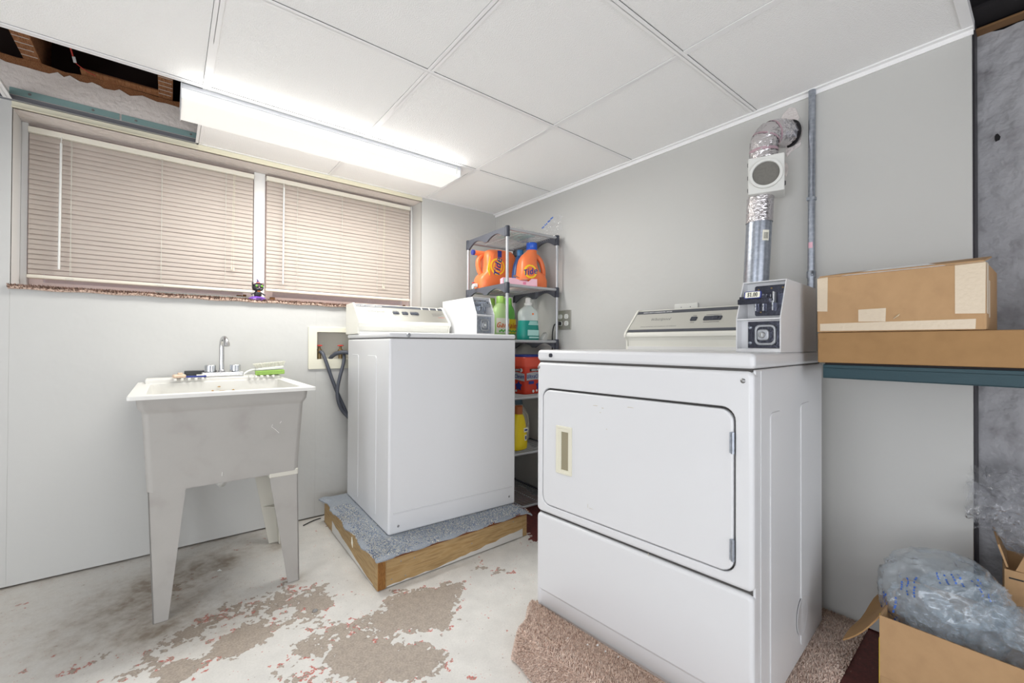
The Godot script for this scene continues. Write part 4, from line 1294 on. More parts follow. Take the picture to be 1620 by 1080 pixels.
func build_dryer_carpet():
	# carpet over a timber lip in front of the dryer, thin beneath and beside it
	var t := thing("dryer_carpet", "matted brown carpet under the dryer, bulging over a lip in front", "carpet", Vector3(-1.06, 0, 1.43), 2.0)
	var st := ST()
	var prof := [[0.0, 0.0], [-0.006, 0.02], [-0.004, 0.05], [0.004, 0.074], [0.022, 0.088], [0.05, 0.092], [0.10, 0.085], [0.16, 0.05], [0.21, 0.034], [0.30, 0.028], [0.6, 0.028], [0.85, 0.028], [0.95, 0.022], [1.02, 0.008], [1.045, 0.006]]
	var rows := []
	var nz := 72
	# the left end runs at a slant from the dryer's corner to the lip; z along the lip
	var z_at := func(x: float, v: float) -> float: return lerpf(0.115 - 0.155 * smoothstep(0.03, 0.26, x) - 0.02 * clampf(x / 0.03, 0.0, 1.0), 0.79, v)
	var sag_at := func(v: float) -> float:
		if v < 0.022: return sqrt(clampf(v / 0.022, 0.0, 1.0)) * 0.96 + 0.04
		if v > 0.965: return sqrt(clampf((1.0 - v) / 0.035, 0.0, 1.0)) * 0.95 + 0.05
		return 1.0
	var wob_at := func(z: float) -> float: return 0.006 * sin(z * 21.0) + 0.003 * sin(z * 47.0 + 1.0)
	for j in nz + 1:
		var v := pow(float(j) / nz, 1.4)
		var row := PackedVector3Array()
		for q in prof:
			var z: float = z_at.call(q[0], v)
			row.append(Vector3(q[0] + wob_at.call(z) * (1.0 if q[0] < 0.06 else 0.0), maxf(0.0015, q[1] * sag_at.call(v)), z))
		rows.append(row)
	surf(st, rows, false, false, true)
	obj("backing", st, M.carpet_brown, t)
	var height := func(x: float, v: float) -> Vector3:
		var k := 0
		while k < prof.size() - 2 and prof[k + 1][0] < x: k += 1
		var a = prof[k]; var b = prof[k + 1]
		var u := clampf((x - a[0]) / maxf(b[0] - a[0], 0.0001), 0.0, 1.0)
		return Vector3(x, maxf(0.0015, lerpf(a[1], b[1], u) * sag_at.call(v)), z_at.call(x, v))
	tufts("pile", t, 52000, func():
		var r := rng.randf()
		if r < 0.36:                      # upright face of the lip
			var y := rng.randf() * 0.086
			var v := rng.randf_range(0.0, 0.72)
			if rng.randf() < 0.06: v = rng.randf_range(0.0, 0.02)
			var xf := 0.0
			for k in 5:
				if prof[k + 1][1] >= y:
					xf = lerpf(prof[k][0], prof[k + 1][0], (y - prof[k][1]) / (prof[k + 1][1] - prof[k][1])); break
			var z: float = z_at.call(xf, v)
			return [Vector3(xf + wob_at.call(z), y * sag_at.call(v) + 0.001, z), Vector3(-1, rng.randf_range(-0.3, 0.6) + y * 5.0, rng.randf_range(-0.6, 0.6) - (1.0 if v < 0.02 else 0.0))]
		if r < 0.70:                      # top of the lip
			var x := rng.randf_range(0.004, 0.225)
			var v2 := rng.randf_range(0.0, 0.72)
			if rng.randf() < 0.08: v2 = rng.randf_range(0.0, 0.022)
			var p: Vector3 = height.call(x, v2)
			return [p + Vector3(wob_at.call(p.z) * (1.0 if x < 0.06 else 0.0), 0, 0), Vector3(rng.randf_range(-0.7, 0.4), 1, rng.randf_range(-0.6, 0.6) - (0.9 if v2 < 0.02 else 0.0))]
		var x2 := rng.randf_range(0.25, 1.045)   # strip beside the dryer
		return [height.call(x2, rng.randf_range(0.78, 1.0)), Vector3(rng.randf_range(-0.6, 0.6), 1, rng.randf_range(-0.6, 0.6))],
		0.008, 0.0021, [rgb(232, 212, 198), rgb(212, 188, 174), rgb(244, 228, 216), rgb(190, 164, 150), rgb(236, 218, 204), rgb(220, 198, 184)])
	# crumbs of plaster on it
	for q in [[0.205, 0.30, 0.005], [0.20, 0.33, 0.004], [0.215, 0.37, 0.003], [0.17, 0.27, 0.004], [0.11, 0.2, 0.003], [0.45, 0.74, 0.003]]:
		var p: Vector3 = height.call(q[0], q[1] / 0.79)
		st = ST()
		rbox(st, p + Vector3(0, 0.006, 0), Vector3(q[2] * 1.6, q[2], q[2]), q[2] * 0.3, X(Vector3.ZERO), 1)
		obj("plaster_crumb", st, M.white_ink, t)

func build_dryer():
	var W := 0.728; var H := 0.925; var D := 0.66; var seam := 0.884
	var t := thing("clothes_dryer", "large white front-loading coin dryer standing on brown carpet", "dryer", Vector3(-0.84, 0.031, 1.407), -86.0)
	var st := ST()
	rbox(st, Vector3(W / 2, seam / 2, -D / 2 - 0.008), Vector3(W - 0.002, seam, D - 0.016), 0.004, Transform3D(), 2)
	var b := obj("cabinet", st, M.enamel, t)
	# upper front with the door opening
	st = ST()
	var oc := Vector2(W / 2, (0.343 + seam - 0.003) / 2)
	var dc := Vector2(0.357, 0.581)
	var outer := rrect(oc, W, seam - 0.003 - 0.343, 0.016, 6)
	var inner := rrect(dc, 0.658, 0.417, 0.034, 6)
	var e := 0.012
	var rows := [[outer, -0.03, 1, 0], [outer, -e, 1, 0]]
	for k in range(1, 5):
		var a := PI / 2 * k / 4
		rows.append([inset(outer, e * (1 - cos(a))), -e + e * sin(a), cos(a), sin(a)])
	rows.append([inset(inner, -0.004), 0.0, 0, 1])
	for k in range(1, 4):
		var a := PI / 2 * k / 3
		rows.append([inset(inner, -0.004 * (1 - sin(a))), -0.004 + 0.004 * cos(a), -sin(a), cos(a)])
	rows.append([inner, -0.02, -1, 0])
	rings(st, rows)
	var front := obj("front_panel", st, M.enamel, t)
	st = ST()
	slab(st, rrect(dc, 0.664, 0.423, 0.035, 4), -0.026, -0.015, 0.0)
	obj("door_gap", st, M.seam_shade, t)  # dark backing standing in for the shade round the door
	# door slab
	st = ST()
	slab(st, rrect(dc + Vector2(-0.001, -0.0022), 0.651, 0.4085, 0.032, 6), -0.014, 0.001, 0.006)
	var door := obj("door", st, M.enamel, t)
	var hc := Vector2(0.1315, 0.582)
	st = ST()
	frame(st, rrect(hc, 0.070, 0.164, 0.003, 3), rrect(hc, 0.050, 0.146, 0.002, 3), 0.0005, 0.005, Transform3D(), 0.0015)
	frame(st, rrect(hc, 0.051, 0.147, 0.002, 3), rrect(hc + Vector2(0.004, -0.002), 0.031, 0.130, 0.001, 3), 0.0003, 0.0038, Transform3D(), 0.0008)
	var hd := obj("handle", st, M.almond, door)
	st = ST()
	slab(st, rrect(hc + Vector2(0.004, -0.002), 0.0312, 0.1302, 0.001, 3), 0.0, 0.0014, 0.0)
	obj("finger_recess", st, mat(rgb(150, 142, 118), 0.7), hd)
	for y in [0.701, 0.435]:
		st = ST()
		tube(st, [Vector3(0.6815, y - 0.027, 0.003), Vector3(0.6815, y + 0.027, 0.003)], 0.0042, 12)
		bx(st, Vector3(0.6735, y - 0.026, 0.0), Vector3(0.6805, y + 0.026, 0.0035), 0.0008)
		for k in [-0.009, 0.009]: tube(st, [Vector3(0.6815, y + k - 0.0006, 0.003), Vector3(0.6815, y + k + 0.0006, 0.003)], 0.0046, 12)
		obj("hinge", st, M.galv, door)
	# lower front with its toe panel
	st = ST()
	outer = rrect(Vector2(W / 2, 0.169), W, 0.334, 0.016, 6)
	inner = rrect(Vector2(W / 2, 0.033), W - 0.03, 0.062, 0.004, 6)
	rows = [[outer, -0.03, 1, 0], [outer, -e, 1, 0]]
	for k in range(1, 5):
		var a := PI / 2 * k / 4
		rows.append([inset(outer, e * (1 - cos(a))), -e + e * sin(a), cos(a), sin(a)])
	rings(st, rows)
	# toe recess is cut out of the bottom: three strips round it, then a panel set back
	var z0 := 0.0
	quad(st, Vector3(e, 0.068, z0), Vector3(W - e, 0.068, z0), Vector3(W - e, 0.336 - e, z0), Vector3(e, 0.336 - e, z0))
	quad(st, Vector3(e, 0.004, z0), Vector3(0.0145, 0.004, z0), Vector3(0.0145, 0.068, z0), Vector3(e, 0.068, z0))
	quad(st, Vector3(W - 0.0145, 0.004, z0), Vector3(W - e, 0.004, z0), Vector3(W - e, 0.068, z0), Vector3(W - 0.0145, 0.068, z0))
	quad(st, Vector3(0.0145, 0.068, z0), Vector3(0.022, 0.060, -0.0045), Vector3(W - 0.022, 0.060, -0.0045), Vector3(W - 0.0145, 0.068, z0))
	quad(st, Vector3(0.0145, 0.0, z0), Vector3(0.022, 0.0, -0.0045), Vector3(0.022, 0.060, -0.0045), Vector3(0.0145, 0.068, z0))
	quad(st, Vector3(W - 0.022, 0.0, -0.0045), Vector3(W - 0.0145, 0.0, z0), Vector3(W - 0.0145, 0.068, z0), Vector3(W - 0.022, 0.060, -0.0045))
	quad(st, Vector3(0.022, 0.0, -0.0045), Vector3(W - 0.022, 0.0, -0.0045), Vector3(W - 0.022, 0.060, -0.0045), Vector3(0.022, 0.060, -0.0045))
	obj("lower_panel", st, M.enamel, t)
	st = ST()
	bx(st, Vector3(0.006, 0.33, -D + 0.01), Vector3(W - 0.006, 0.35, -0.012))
	obj("seam", st, M.seam_shade, t)  # dark core standing in for the shade between the front panels
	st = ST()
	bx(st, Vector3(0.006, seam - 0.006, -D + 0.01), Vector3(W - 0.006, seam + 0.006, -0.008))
	obj("seam", st, M.seam_shade, t)
	# lid
	st = ST()
	rbox(st, Vector3(W / 2, (seam + 0.002 + H) / 2, -D / 2 + 0.004), Vector3(W + 0.004, H - seam - 0.002, D - 0.01), 0.012, Transform3D(), 4)
	var lid := obj("lid", st, M.enamel, t)
	st = ST()
	slab(st, rrect(Vector2(0.068, 0.909), 0.0125, 0.0135, 0.005, 4), -0.002, 0.0052, 0.001)
	obj("plug", st, M.dark_plug, lid, X(Vector3(0, -0.003, 0)))
	for s in [0.0095, 0.704]:
		st = ST()
		lathe(st, V2([0.0, 0.0035, 0.002, 0.0035, 0.005, 0.0025, 0.0065, 0.0]), X(Vector3(s, 0.862 if s < 0.1 else 0.857, -0.0005), Vector3(90, 0, 0)), 16)
		lathe(st, V2([0.0, 0.0036, 0.0012, 0.0036]), X(Vector3(s, 0.862 if s < 0.1 else 0.857, -0.0003), Vector3(90, 0, 0)), 8)
		obj("screw", st, M.screw, front)
	# right side: pressed ribs and a knock-out disc
	var f := AX(Vector3(0, 0, -1), Vector3.UP, Vector3(W, 0, 0))   # its z axis points out of the right side
	st = ST()
	bx(st, Vector3(0.052, 0.004, -0.002), Vector3(0.054, seam - 0.004, 0.0006), 0.0004, f)
	obj("fold", st, M.enamel, b)
	for c in [[0.122, 0.21], [0.40, 0.50]]:
		st = ST()
		slab(st, rrect(Vector2((c[0] + c[1]) / 2, 0.40), c[1] - c[0], 0.735, 0.018, 5), -0.003, 0.0016, 0.0016, f)
		obj("pressed_panel", st, M.enamel, b)
	st = ST()
	lathe(st, V2([0.056, 0.0, 0.056, 0.0012, 0.053, 0.0016, 0.050, 0.0003, 0.0, 0.0003]), f * X(Vector3(0.41, 0.125, 0.0012), Vector3(90, 0, 0)), 36)
	obj("knockout", st, M.enamel, b)
	# scuffs on the door
	var scuff := mat(rgb(196, 190, 170), 0.5)
	for q in [[0.262, 0.749, 0.018, 0.003], [0.29, 0.744, 0.01, 0.003], [0.28, 0.729, 0.008, 0.002], [0.39, 0.757, 0.03, 0.002], [0.233, 0.42, 0.002, 0.02], [0.245, 0.415, 0.025, 0.0015], [0.305, 0.68, 0.004, 0.004], [0.45, 0.34, 0.003, 0.012]]:
		var p := PackedVector2Array()
		for k in 9: p.append(Vector2(q[0], q[1]) + Vector2(cos(TAU * k / 9) * q[2], sin(TAU * k / 9) * q[3]) * 0.5 * rng.randf_range(0.4, 1.2))
		st = ST()
		slab(st, p, 0.0006, 0.0012, 0.0, Transform3D(), true)
		obj("scuff", st, scuff, door)
	console(t, 0.034, 0.607, H, -0.515, 0.172, true)
	coin_box(t, 0.609, 0.726, H, -0.215, -0.59, 0.097, -0.27, 0.21, true)

func build_sink():
	var at := Vector3(-1.711, 0, 0.36)
	var t := thing("laundry_sink", "free-standing grey plastic laundry tub sink on four tapered legs under the window", "sink", at)
	var up := X(Vector3.ZERO, Vector3(-90, 0, 0))      # local x, y, z -> x, -z, up
	var o := func(x0: float, x1: float, z0: float, z1: float, r: float) -> PackedVector2Array:
		return rrect(Vector2((x0 + x1) / 2 - at.x, -((z0 + z1) / 2 - at.z)), x1 - x0, z1 - z0, r, 5)
	# outer shell, from the bottom up, with the step under the rim
	var st := ST()
	var rows := [[o.call(-1.940, -1.482, 0.105, 0.642, 0.02), 0.452, 1, 0], [o.call(-1.951, -1.474, 0.09, 0.650, 0.02), 0.458, 1, 0],
		[o.call(-1.966, -1.458, 0.065, 0.660, 0.02), 0.728, 1, 0], [o.call(-1.967, -1.457, 0.064, 0.661, 0.02), 0.735, 0.8, -0.4],
		[o.call(-1.978, -1.447, 0.055, 0.672, 0.02), 0.752, 1, -0.2], [o.call(-1.982, -1.444, 0.052, 0.675, 0.02), 0.785, 1, 0]]
	rings(st, rows, up)
	cap(st, rows[0][0], 0.452, false, up)
	obj("tub", st, M.tub, t)
	# rim with the bowl inside it
	st = ST()
	var outer = o.call(-2.003, -1.420, 0.03, 0.697, 0.008)
	var inner = o.call(-1.955, -1.466, 0.15, 0.655, 0.03)
	frame(st, outer, inner, 0.784, 0.798, up, 0.003)
	obj("rim", st, M.tub_white, t)
	st = ST()
	rows = [[inner, 0.797, -1, 0.1], [o.call(-1.945, -1.476, 0.16, 0.645, 0.035), 0.70, -1, 0.1], [o.call(-1.925, -1.50, 0.17, 0.62, 0.05), 0.50, -1, 0.2], [o.call(-1.90, -1.52, 0.2, 0.6, 0.05), 0.475, -0.5, 0.8]]
	rings(st, rows, up)
	cap(st, rows[3][0], 0.475, true, up)
	obj("bowl", st, M.tub_white, t)
	# raised back ledge with soap ribs
	st = ST()
	rbox(st, Vector3(0.0, 0.805, 0.085 - at.z), Vector3(0.528, 0.022, 0.11), 0.005, Transform3D(), 2)
	obj("ledge", st, M.tub_white, t)
	for k in 10:
		st = ST()
		rbox(st, Vector3((-1.872 if k < 5 else -1.585) - at.x + 0.025 * (k % 5), 0.812, 0.147 - at.z), Vector3(0.012, 0.012, 0.03), 0.003, Transform3D(), 1)
		obj("soap_rib", st, M.tub_white, t)
	# stains in the bowl
	for q in [[-1.70, 0.748, 0.022, 0.009], [-1.655, 0.752, 0.008, 0.006], [-1.735, 0.755, 0.005, 0.003], [-1.71, 0.772, 0.007, 0.003]]:
		var p := PackedVector2Array()
		for k in 10: p.append(Vector2(q[0] - at.x, q[1]) + Vector2(cos(TAU * k / 10) * q[2], sin(TAU * k / 10) * q[3]) * rng.randf_range(0.6, 1.2))
		st = ST()
		slab(st, p, 0.1565 - at.z, 0.1575 - at.z, 0.0, Transform3D(), true)
		obj("rust_stain", st, M.stain, t)
	# pale scratches on the front
	st = ST()
	var zf := 0.6545 - at.z
	tube(st, [Vector3(-1.571 - at.x, 0.655, zf + 0.003), Vector3(-1.574 - at.x, 0.645, zf + 0.003), Vector3(-1.56 - at.x, 0.632, zf + 0.0025), Vector3(-1.548 - at.x, 0.618, zf + 0.002)], 0.0011, 5)
	obj("scratch", st, M.tub_white, t)
	st = ST()
	tube(st, [Vector3(-1.54 - at.x, 0.664, zf + 0.0032), Vector3(-1.545 - at.x, 0.656, zf + 0.003)], 0.001, 5)
	obj("scratch", st, M.tub_white, t)
	st = ST()
	tube(st, [Vector3(-1.735 - at.x, 0.495, zf - 0.0015), Vector3(-1.736 - at.x, 0.48, zf - 0.002)], 0.001, 5)
	obj("scratch", st, M.tub_white, t)
	# legs: open angles that taper to the floor
	for sx in [-1.0, 1.0]:
		for sz in [-1.0, 1.0]:
			st = ST()
			var cx := (-1.948 if sx < 0 else -1.476) - at.x
			var cz := (0.094 if sz < 0 else 0.647) - at.z
			var bx_ := (-1.931 if sx < 0 else -1.466) - at.x
			var bz := (0.20 if sz < 0 else 0.643) - at.z
			if sz < 0: bx_ = (-1.925 if sx < 0 else -1.464) - at.x
			var wt := 0.105
			var wb := 0.042
			var th := 0.004
			# face across x, then face across z; each a tapered plate
			for face in 2:
				var a0 := Vector3(cx, 0.46, cz); var b0 := Vector3(bx_, 0.002, bz)
				var dt := Vector3(-sx * wt, 0, 0) if face == 0 else Vector3(0, 0, -sz * wt * 0.9)
				var db := Vector3(-sx * wb, 0, 0) if face == 0 else Vector3(0, 0, -sz * wb * 0.9)
				var n := Vector3(0, 0, -sz * th) if face == 0 else Vector3(-sx * th, 0, 0)
				plate(st, [b0, b0 + db, a0 + dt, a0], n)
			for y in [0.40, 0.17]:
				var k: float = y / 0.46
				var p := Vector3(bx_, 0, bz).lerp(Vector3(cx, 0, cz), k) + Vector3(0, y, 0)
				var w := lerpf(wb, wt, k)
				plate(st, [p, p + Vector3(-sx * w * 0.95, 0, 0), p + Vector3(-sx * w * 0.4, 0, -sz * w * 0.5), p + Vector3(0, 0, -sz * w * 0.85)], Vector3(0, 0.004, 0))
			obj("leg", st, M.tub if sz > 0 else M.dirty_white, t)
	st = ST()
	rbox(st, Vector3(-1.527 - at.x, 0.452, 0.612 - at.z), Vector3(0.104, 0.024, 0.074), 0.003, Transform3D(), 1)
	obj("leg_socket", st, M.dirty_white, t)
	# drain tail
	st = ST()
	tube(st, [Vector3(0, 0.455, 0), Vector3(0, 0.40, 0), Vector3(0.0, 0.37, -0.03), Vector3(0, 0.36, -0.12), Vector3(0, 0.36, -0.345)], 0.019, 12)
	obj("drain_pipe", st, M.plastic_white, t)

# flat plate: four corners and a thickness vector
func plate(st, c: Array, n: Vector3):
	var d := []
	for p in c: d.append(p + n)
	var m: Vector3 = (c[0] + c[1] + c[2] + c[3]) / 4.0
	var faces := [[c[0], c[1], c[2], c[3]], [d[0], d[1], d[2], d[3]]]
	for i in 4: faces.append([c[i], c[(i + 1) % 4], d[(i + 1) % 4], d[i]])
	for f in faces:
		var nn: Vector3 = (f[1] - f[0]).cross(f[3] - f[0])
		if nn.dot((f[0] + f[2]) / 2.0 - m - n / 2.0) >= 0: quad(st, f[0], f[1], f[2], f[3])
		else: quad(st, f[3], f[2], f[1], f[0])

func build_sink_items():
	var t := thing("faucet", "chrome two-handle faucet with a gooseneck spout on the laundry sink ledge", "faucet", Vector3(-1.692, 0.816, 0.098))
	var st := ST()
	rbox(st, Vector3(0, 0.011, 0.012), Vector3(0.168, 0.022, 0.05), 0.006, Transform3D(), 3)
	obj("base", st, M.chrome_worn, t)
	st = ST()
	tube(st, smooth([Vector3(-0.004, 0.018, 0), Vector3(-0.004, 0.10, 0), Vector3(-0.004, 0.150, 0.0), Vector3(-0.002, 0.176, 0.014), Vector3(0.003, 0.184, 0.04), Vector3(0.007, 0.172, 0.066), Vector3(0.009, 0.150, 0.074)], 5), 0.0105, 14)
	lathe(st, V2([0.015, 0.018, 0.015, 0.026, 0.011, 0.032]), X(Vector3(-0.004, 0, 0)), 16)
	obj("spout", st, M.chrome_worn, t)
	st = ST()
	lathe(st, V2([0.0, 0.0, 0.013, 0.0, 0.013, 0.016, 0.0105, 0.018]), AX(Vector3(1, 0, 0), Vector3(-0.05, 0.9, -0.25), Vector3(0.0092, 0.146, 0.0748)), 16)
	obj("aerator", st, M.chrome_worn, t)
	for s in [-1.0, 1.0]:
		st = ST()
		var p := PackedVector2Array()
		for k in 24: p.append(Vector2(cos(TAU * k / 24), sin(TAU * k / 24)) * (0.0225 if k % 4 < 2 else 0.0195))
		slab(st, p, 0.026, 0.056, 0.004, X(Vector3(s * 0.05, 0, 0.012), Vector3(-90, 0, 0)))
		lathe(st, V2([0.016, 0.020, 0.013, 0.027]), X(Vector3(s * 0.05, 0, 0.012)), 16)
		obj("handle", st, M.chrome, t)
	# scouring sponge with the brush lying bristles-up across it
	st = ST()
	rbox(st, Vector3(0, 0.011, 0), Vector3(0.128, 0.022, 0.062), 0.004, Transform3D(), 2)
	var sp := tag(obj("sponge", st, M.sponge, self, X(Vector3(-1.494, 0.819, 0.118), Vector3(0, -6, 2))), "bright green sponge on the sink ledge under the white brush", "sponge")
	t = thing("scrub_brush", "white scrub brush lying bristles-up on the green sponge", "brush", Vector3(-1.500, 0.8465, 0.112))
	t.rotation_degrees = Vector3(0, -3, 5)
	st = ST()
	slab(st, rrect(Vector2(0.006, 0), 0.128, 0.046, 0.02, 8), 0.0, 0.009, 0.003, X(Vector3.ZERO, Vector3(-90, 0, 0)))
	tube(st, smooth([Vector3(-0.055, 0.005, 0.0), Vector3(-0.09, -0.001, 0.012), Vector3(-0.118, -0.018, 0.024)], 4), [0.010, 0.009, 0.008, 0.008, 0.007, 0.007, 0.006, 0.006, 0.005], 8, true, 0.7)
	obj("back", st, M.plastic_white, t)
	st = ST()
	for i in 26:
		for j in 9:
			var p := Vector3(-0.05 + 0.0046 * i, 0.008, -0.018 + 0.0045 * j)
			if pow((p.x - 0.007) / 0.062, 2.0) + pow(p.z / 0.022, 2.0) > 1.05: continue
			var lean := Vector3((p.x - 0.005) * 0.22 - 0.002, 0.024 + rng.randf_range(-0.002, 0.001), p.z * 0.3)
			tube(st, [p, p + lean], [0.0021, 0.0026], 5)
	var br := obj("bristles", st, M.bristle, t)
	br.set_meta("kind", "stuff")
	st = ST()
	rbox(st, Vector3(0, 0.014, 0), Vector3(0.125, 0.028, 0.03), 0.003, Transform3D(), 1)
	rbox(st, Vector3(0, 0.012, 0.015), Vector3(0.11, 0.01, 0.003), 0.001, Transform3D(), 1)
	tag(obj("black_tray", st, M.tray, self, X(Vector3(-1.775, 0.8165, 0.046))), "small black plastic tray behind the faucet's left handle", "tray")
	st = ST()
	rbox(st, Vector3(0, 0.008, 0), Vector3(0.048, 0.016, 0.034), 0.007, Transform3D(), 4)
	rbox(st, Vector3(0.004, 0.019, 0), Vector3(0.018, 0.008, 0.018), 0.003, Transform3D(), 2)
	tag(obj("soap_bar", st, M.soap, self, X(Vector3(-1.858, 0.8185, 0.143), Vector3(0, 10, 0))), "worn beige bar of soap at the left of the sink ledge", "soap")
	t = thing("nail_brush", "blue-handled brush lying on the sink ledge between soap and faucet", "brush", Vector3(-1.80, 0.8185, 0.143))
	st = ST()
	rbox(st, Vector3(0, 0.004, 0), Vector3(0.085, 0.008, 0.012), 0.003, Transform3D(), 2)
	obj("handle", st, M.navy, t)
	st = ST()
	rbox(st, Vector3(0.02, 0.010, 0), Vector3(0.03, 0.006, 0.009), 0.001, Transform3D(), 1)
	obj("bristles", st, M.bristle, t)

func build_wall_fittings():
	# recessed valve box
	var t := thing("washer_outlet_box", "ivory recessed outlet box in the wall with two red-handled valves", "outlet box", Vector3(-1.139, 0.951, 0.0))
	var st := ST()
	frame(st, rrect(Vector2.ZERO, 0.298, 0.238, 0.004, 3), rrect(Vector2(0.002, 0.013), 0.212, 0.153, 0.003, 3), 0.0005, 0.008, Transform3D(), 0.002)
	obj("frame", st, M.almond, t)
	st = ST()
	for q in [[Vector3(-0.106, -0.065, -0.075), Vector3(-0.104, 0.091, 0.001)], [Vector3(0.108, -0.065, -0.075), Vector3(0.110, 0.091, 0.001)], [Vector3(-0.106, 0.089, -0.075), Vector3(0.11, 0.091, 0.001)], [Vector3(-0.106, -0.066, -0.075), Vector3(0.11, -0.064, 0.001)], [Vector3(-0.106, -0.066, -0.077), Vector3(0.11, 0.091, -0.075)]]:
		bx(st, q[0], q[1], 0.0005)
	obj("recess", st, M.dirty_white, t)
	for x in [-0.082, 0.036]:
		st = ST()
		lathe(st, V2([0.011, -0.063, 0.011, -0.03, 0.014, -0.028, 0.014, -0.01, 0.008, -0.006, 0.006, 0.01, 0.003, 0.012]), X(Vector3(x, 0, -0.035)), 14)
		tube(st, [Vector3(x, -0.022, -0.035), Vector3(x, -0.022, -0.008)], 0.009, 10)
		var v := obj("valve", st, M.brass, t)
		st = ST()
		lathe(st, V2([0.0, 0.012, 0.006, 0.012, 0.017, 0.010, 0.018, 0.013, 0.016, 0.016, 0.006, 0.018, 0.0, 0.018]), X(Vector3(x, 0, -0.035)), 10)
		obj("valve_handle", st, M.red_valve, v)
	# hoses
	for h in [["left water hose dropping from the box's left valve behind the washer", [Vector3(-1.221, 0.929, -0.012), Vector3(-1.213, 0.918, 0.012), Vector3(-1.196, 0.865, 0.024), Vector3(-1.172, 0.79, 0.027), Vector3(-1.14, 0.70, 0.03), Vector3(-1.11, 0.63, 0.032), Vector3(-1.075, 0.555, 0.034), Vector3(-1.02, 0.49, 0.04)]],
			["second water hose curving down from the box's right valve to cross the first", [Vector3(-1.103, 0.929, -0.012), Vector3(-1.098, 0.918, 0.012), Vector3(-1.105, 0.87, 0.034), Vector3(-1.13, 0.79, 0.05), Vector3(-1.146, 0.71, 0.056), Vector3(-1.138, 0.64, 0.058), Vector3(-1.11, 0.585, 0.05), Vector3(-1.06, 0.53, 0.06), Vector3(-1.0, 0.47, 0.06)]],
			["grey drain hose arching into the bottom of the wall box", [Vector3(-1.16, 0.890, -0.035), Vector3(-1.152, 0.905, -0.016), Vector3(-1.13, 0.922, 0.012), Vector3(-1.09, 0.925, 0.045), Vector3(-1.04, 0.90, 0.06), Vector3(-1.01, 0.80, 0.055), Vector3(-1.0, 0.6, 0.05)]]]:
		st = ST()
		tube(st, smooth(h[1], 6), 0.0115 if h[0].begins_with("grey") else 0.0095, 12)
		tag(obj("water_hose" if not h[0].begins_with("grey") else "drain_hose", st, M.hose), h[0], "hose")
	# four-socket steel outlet plate with the plugged-in cord
	var f := AX(Vector3(0, 0, 1), Vector3.UP, Vector3.ZERO)   # faces -x
	t = thing("outlet_plate", "grey steel wall plate with four white sockets beside the shelf", "outlet", Vector3(0.0, 1.127, 0.713))
	st = ST()
	slab(st, rrect(Vector2.ZERO, 0.122, 0.118, 0.004, 3), 0.0005, 0.005, 0.0015, f)
	obj("plate", st, M.steel_plate, t)
	for x in [-0.026, 0.026]:
		for y in [-0.021, 0.021]:
			st = ST()
			var p := PackedVector2Array()
			for k in 24: p.append(Vector2(x, y) + Vector2(cos(TAU * k / 24) * 0.0172, clampf(sin(TAU * k / 24) * 0.0172, -0.014, 0.014)))
			slab(st, p, 0.004, 0.0072, 0.0008, f)
			var s := obj("socket", st, M.plastic_white, t)
			for q in [[-0.006, 0.003, 0.001, 0.004], [0.006, 0.003, 0.001, 0.0034], [0.0, -0.007, 0.0022, 0.0022]]:
				st = ST()
				bx(st, Vector3(x + q[0] - q[2], y + q[1] - q[3], 0.007), Vector3(x + q[0] + q[2], y + q[1] + q[3], 0.0075), 0.0002, f)
				obj("slot", st, M.black, s)
	t = thing("power_cord", "black power cord plugged into the wall outlet, trailing behind the shelf", "power cord", Vector3(0, 1.106, 0.687))
	st = ST()
	slab(st, rrect(Vector2.ZERO, 0.026, 0.022, 0.006, 4), 0.008, 0.034, 0.004, f)
	obj("plug", st, M.black, t)
	st = ST()
	tube(st, smooth([Vector3(-0.033, 0, 0), Vector3(-0.046, -0.012, -0.012), Vector3(-0.042, -0.06, -0.03), Vector3(-0.032, -0.14, -0.042), Vector3(-0.026, -0.24, -0.05), Vector3(-0.024, -0.4, -0.06), Vector3(-0.02, -0.6, -0.06)], 6), 0.0038, 8)
	obj("cord", st, M.black, t)
	# blank switch plate over the dryer
	t = thing("switch_plate", "white two-gang wall plate just above the dryer console", "wall plate", Vector3(0.0, 1.112, 1.514))
	st = ST()
	slab(st, rrect(Vector2.ZERO, 0.117, 0.118, 0.005, 4), 0.0005, 0.007, 0.003, f)
	obj("plate", st, M.plastic_white, t)
	for x in [-0.023, 0.023]:
		for y in [-0.042, 0.042]:
			st = ST()
			lathe(st, V2([0.0, 0.0012, 0.0022, 0.0010, 0.0028, 0.0]), f * X(Vector3(x, y, 0.007), Vector3(90, 0, 0)), 10)
			obj("screw", st, M.screw, t)
	# conduit
	t = thing("conduit", "galvanized steel conduit running up the wall right of the dryer vent", "conduit", Vector3(-0.014, 0.9, 2.02))
	st = ST()
	tube(st, [Vector3(0, 0, -0.002), Vector3(0, 0.34, -0.001), Vector3(0, 1.0325, 0.003)], 0.0115, 16)
	obj("pipe", st, M.galv, t)
	st = ST()
	lathe(st, V2([0.0145, 0.33, 0.0145, 0.352, 0.0125, 0.356]), X(Vector3(0, 0, -0.001)), 16)
	rbox(st, Vector3(-0.012, 0.34, 0.006), Vector3(0.006, 0.008, 0.006), 0.002, Transform3D(), 1)
	obj("coupling", st, M.galv, t)
	st = ST()
	bx(st, Vector3(-0.0125, 0.62, -0.0125), Vector3(0.0125, 0.632, 0.0135), 0.001)
	obj("pipe_strap", st, M.galv, t)
	st = ST()
	rows_on_tube(st, Vector3(0, 0.44, 0.0), 0.0118, 0.022, PI * 0.8, PI * 1.2)
	obj("sticker", st, M.pink_box, t)

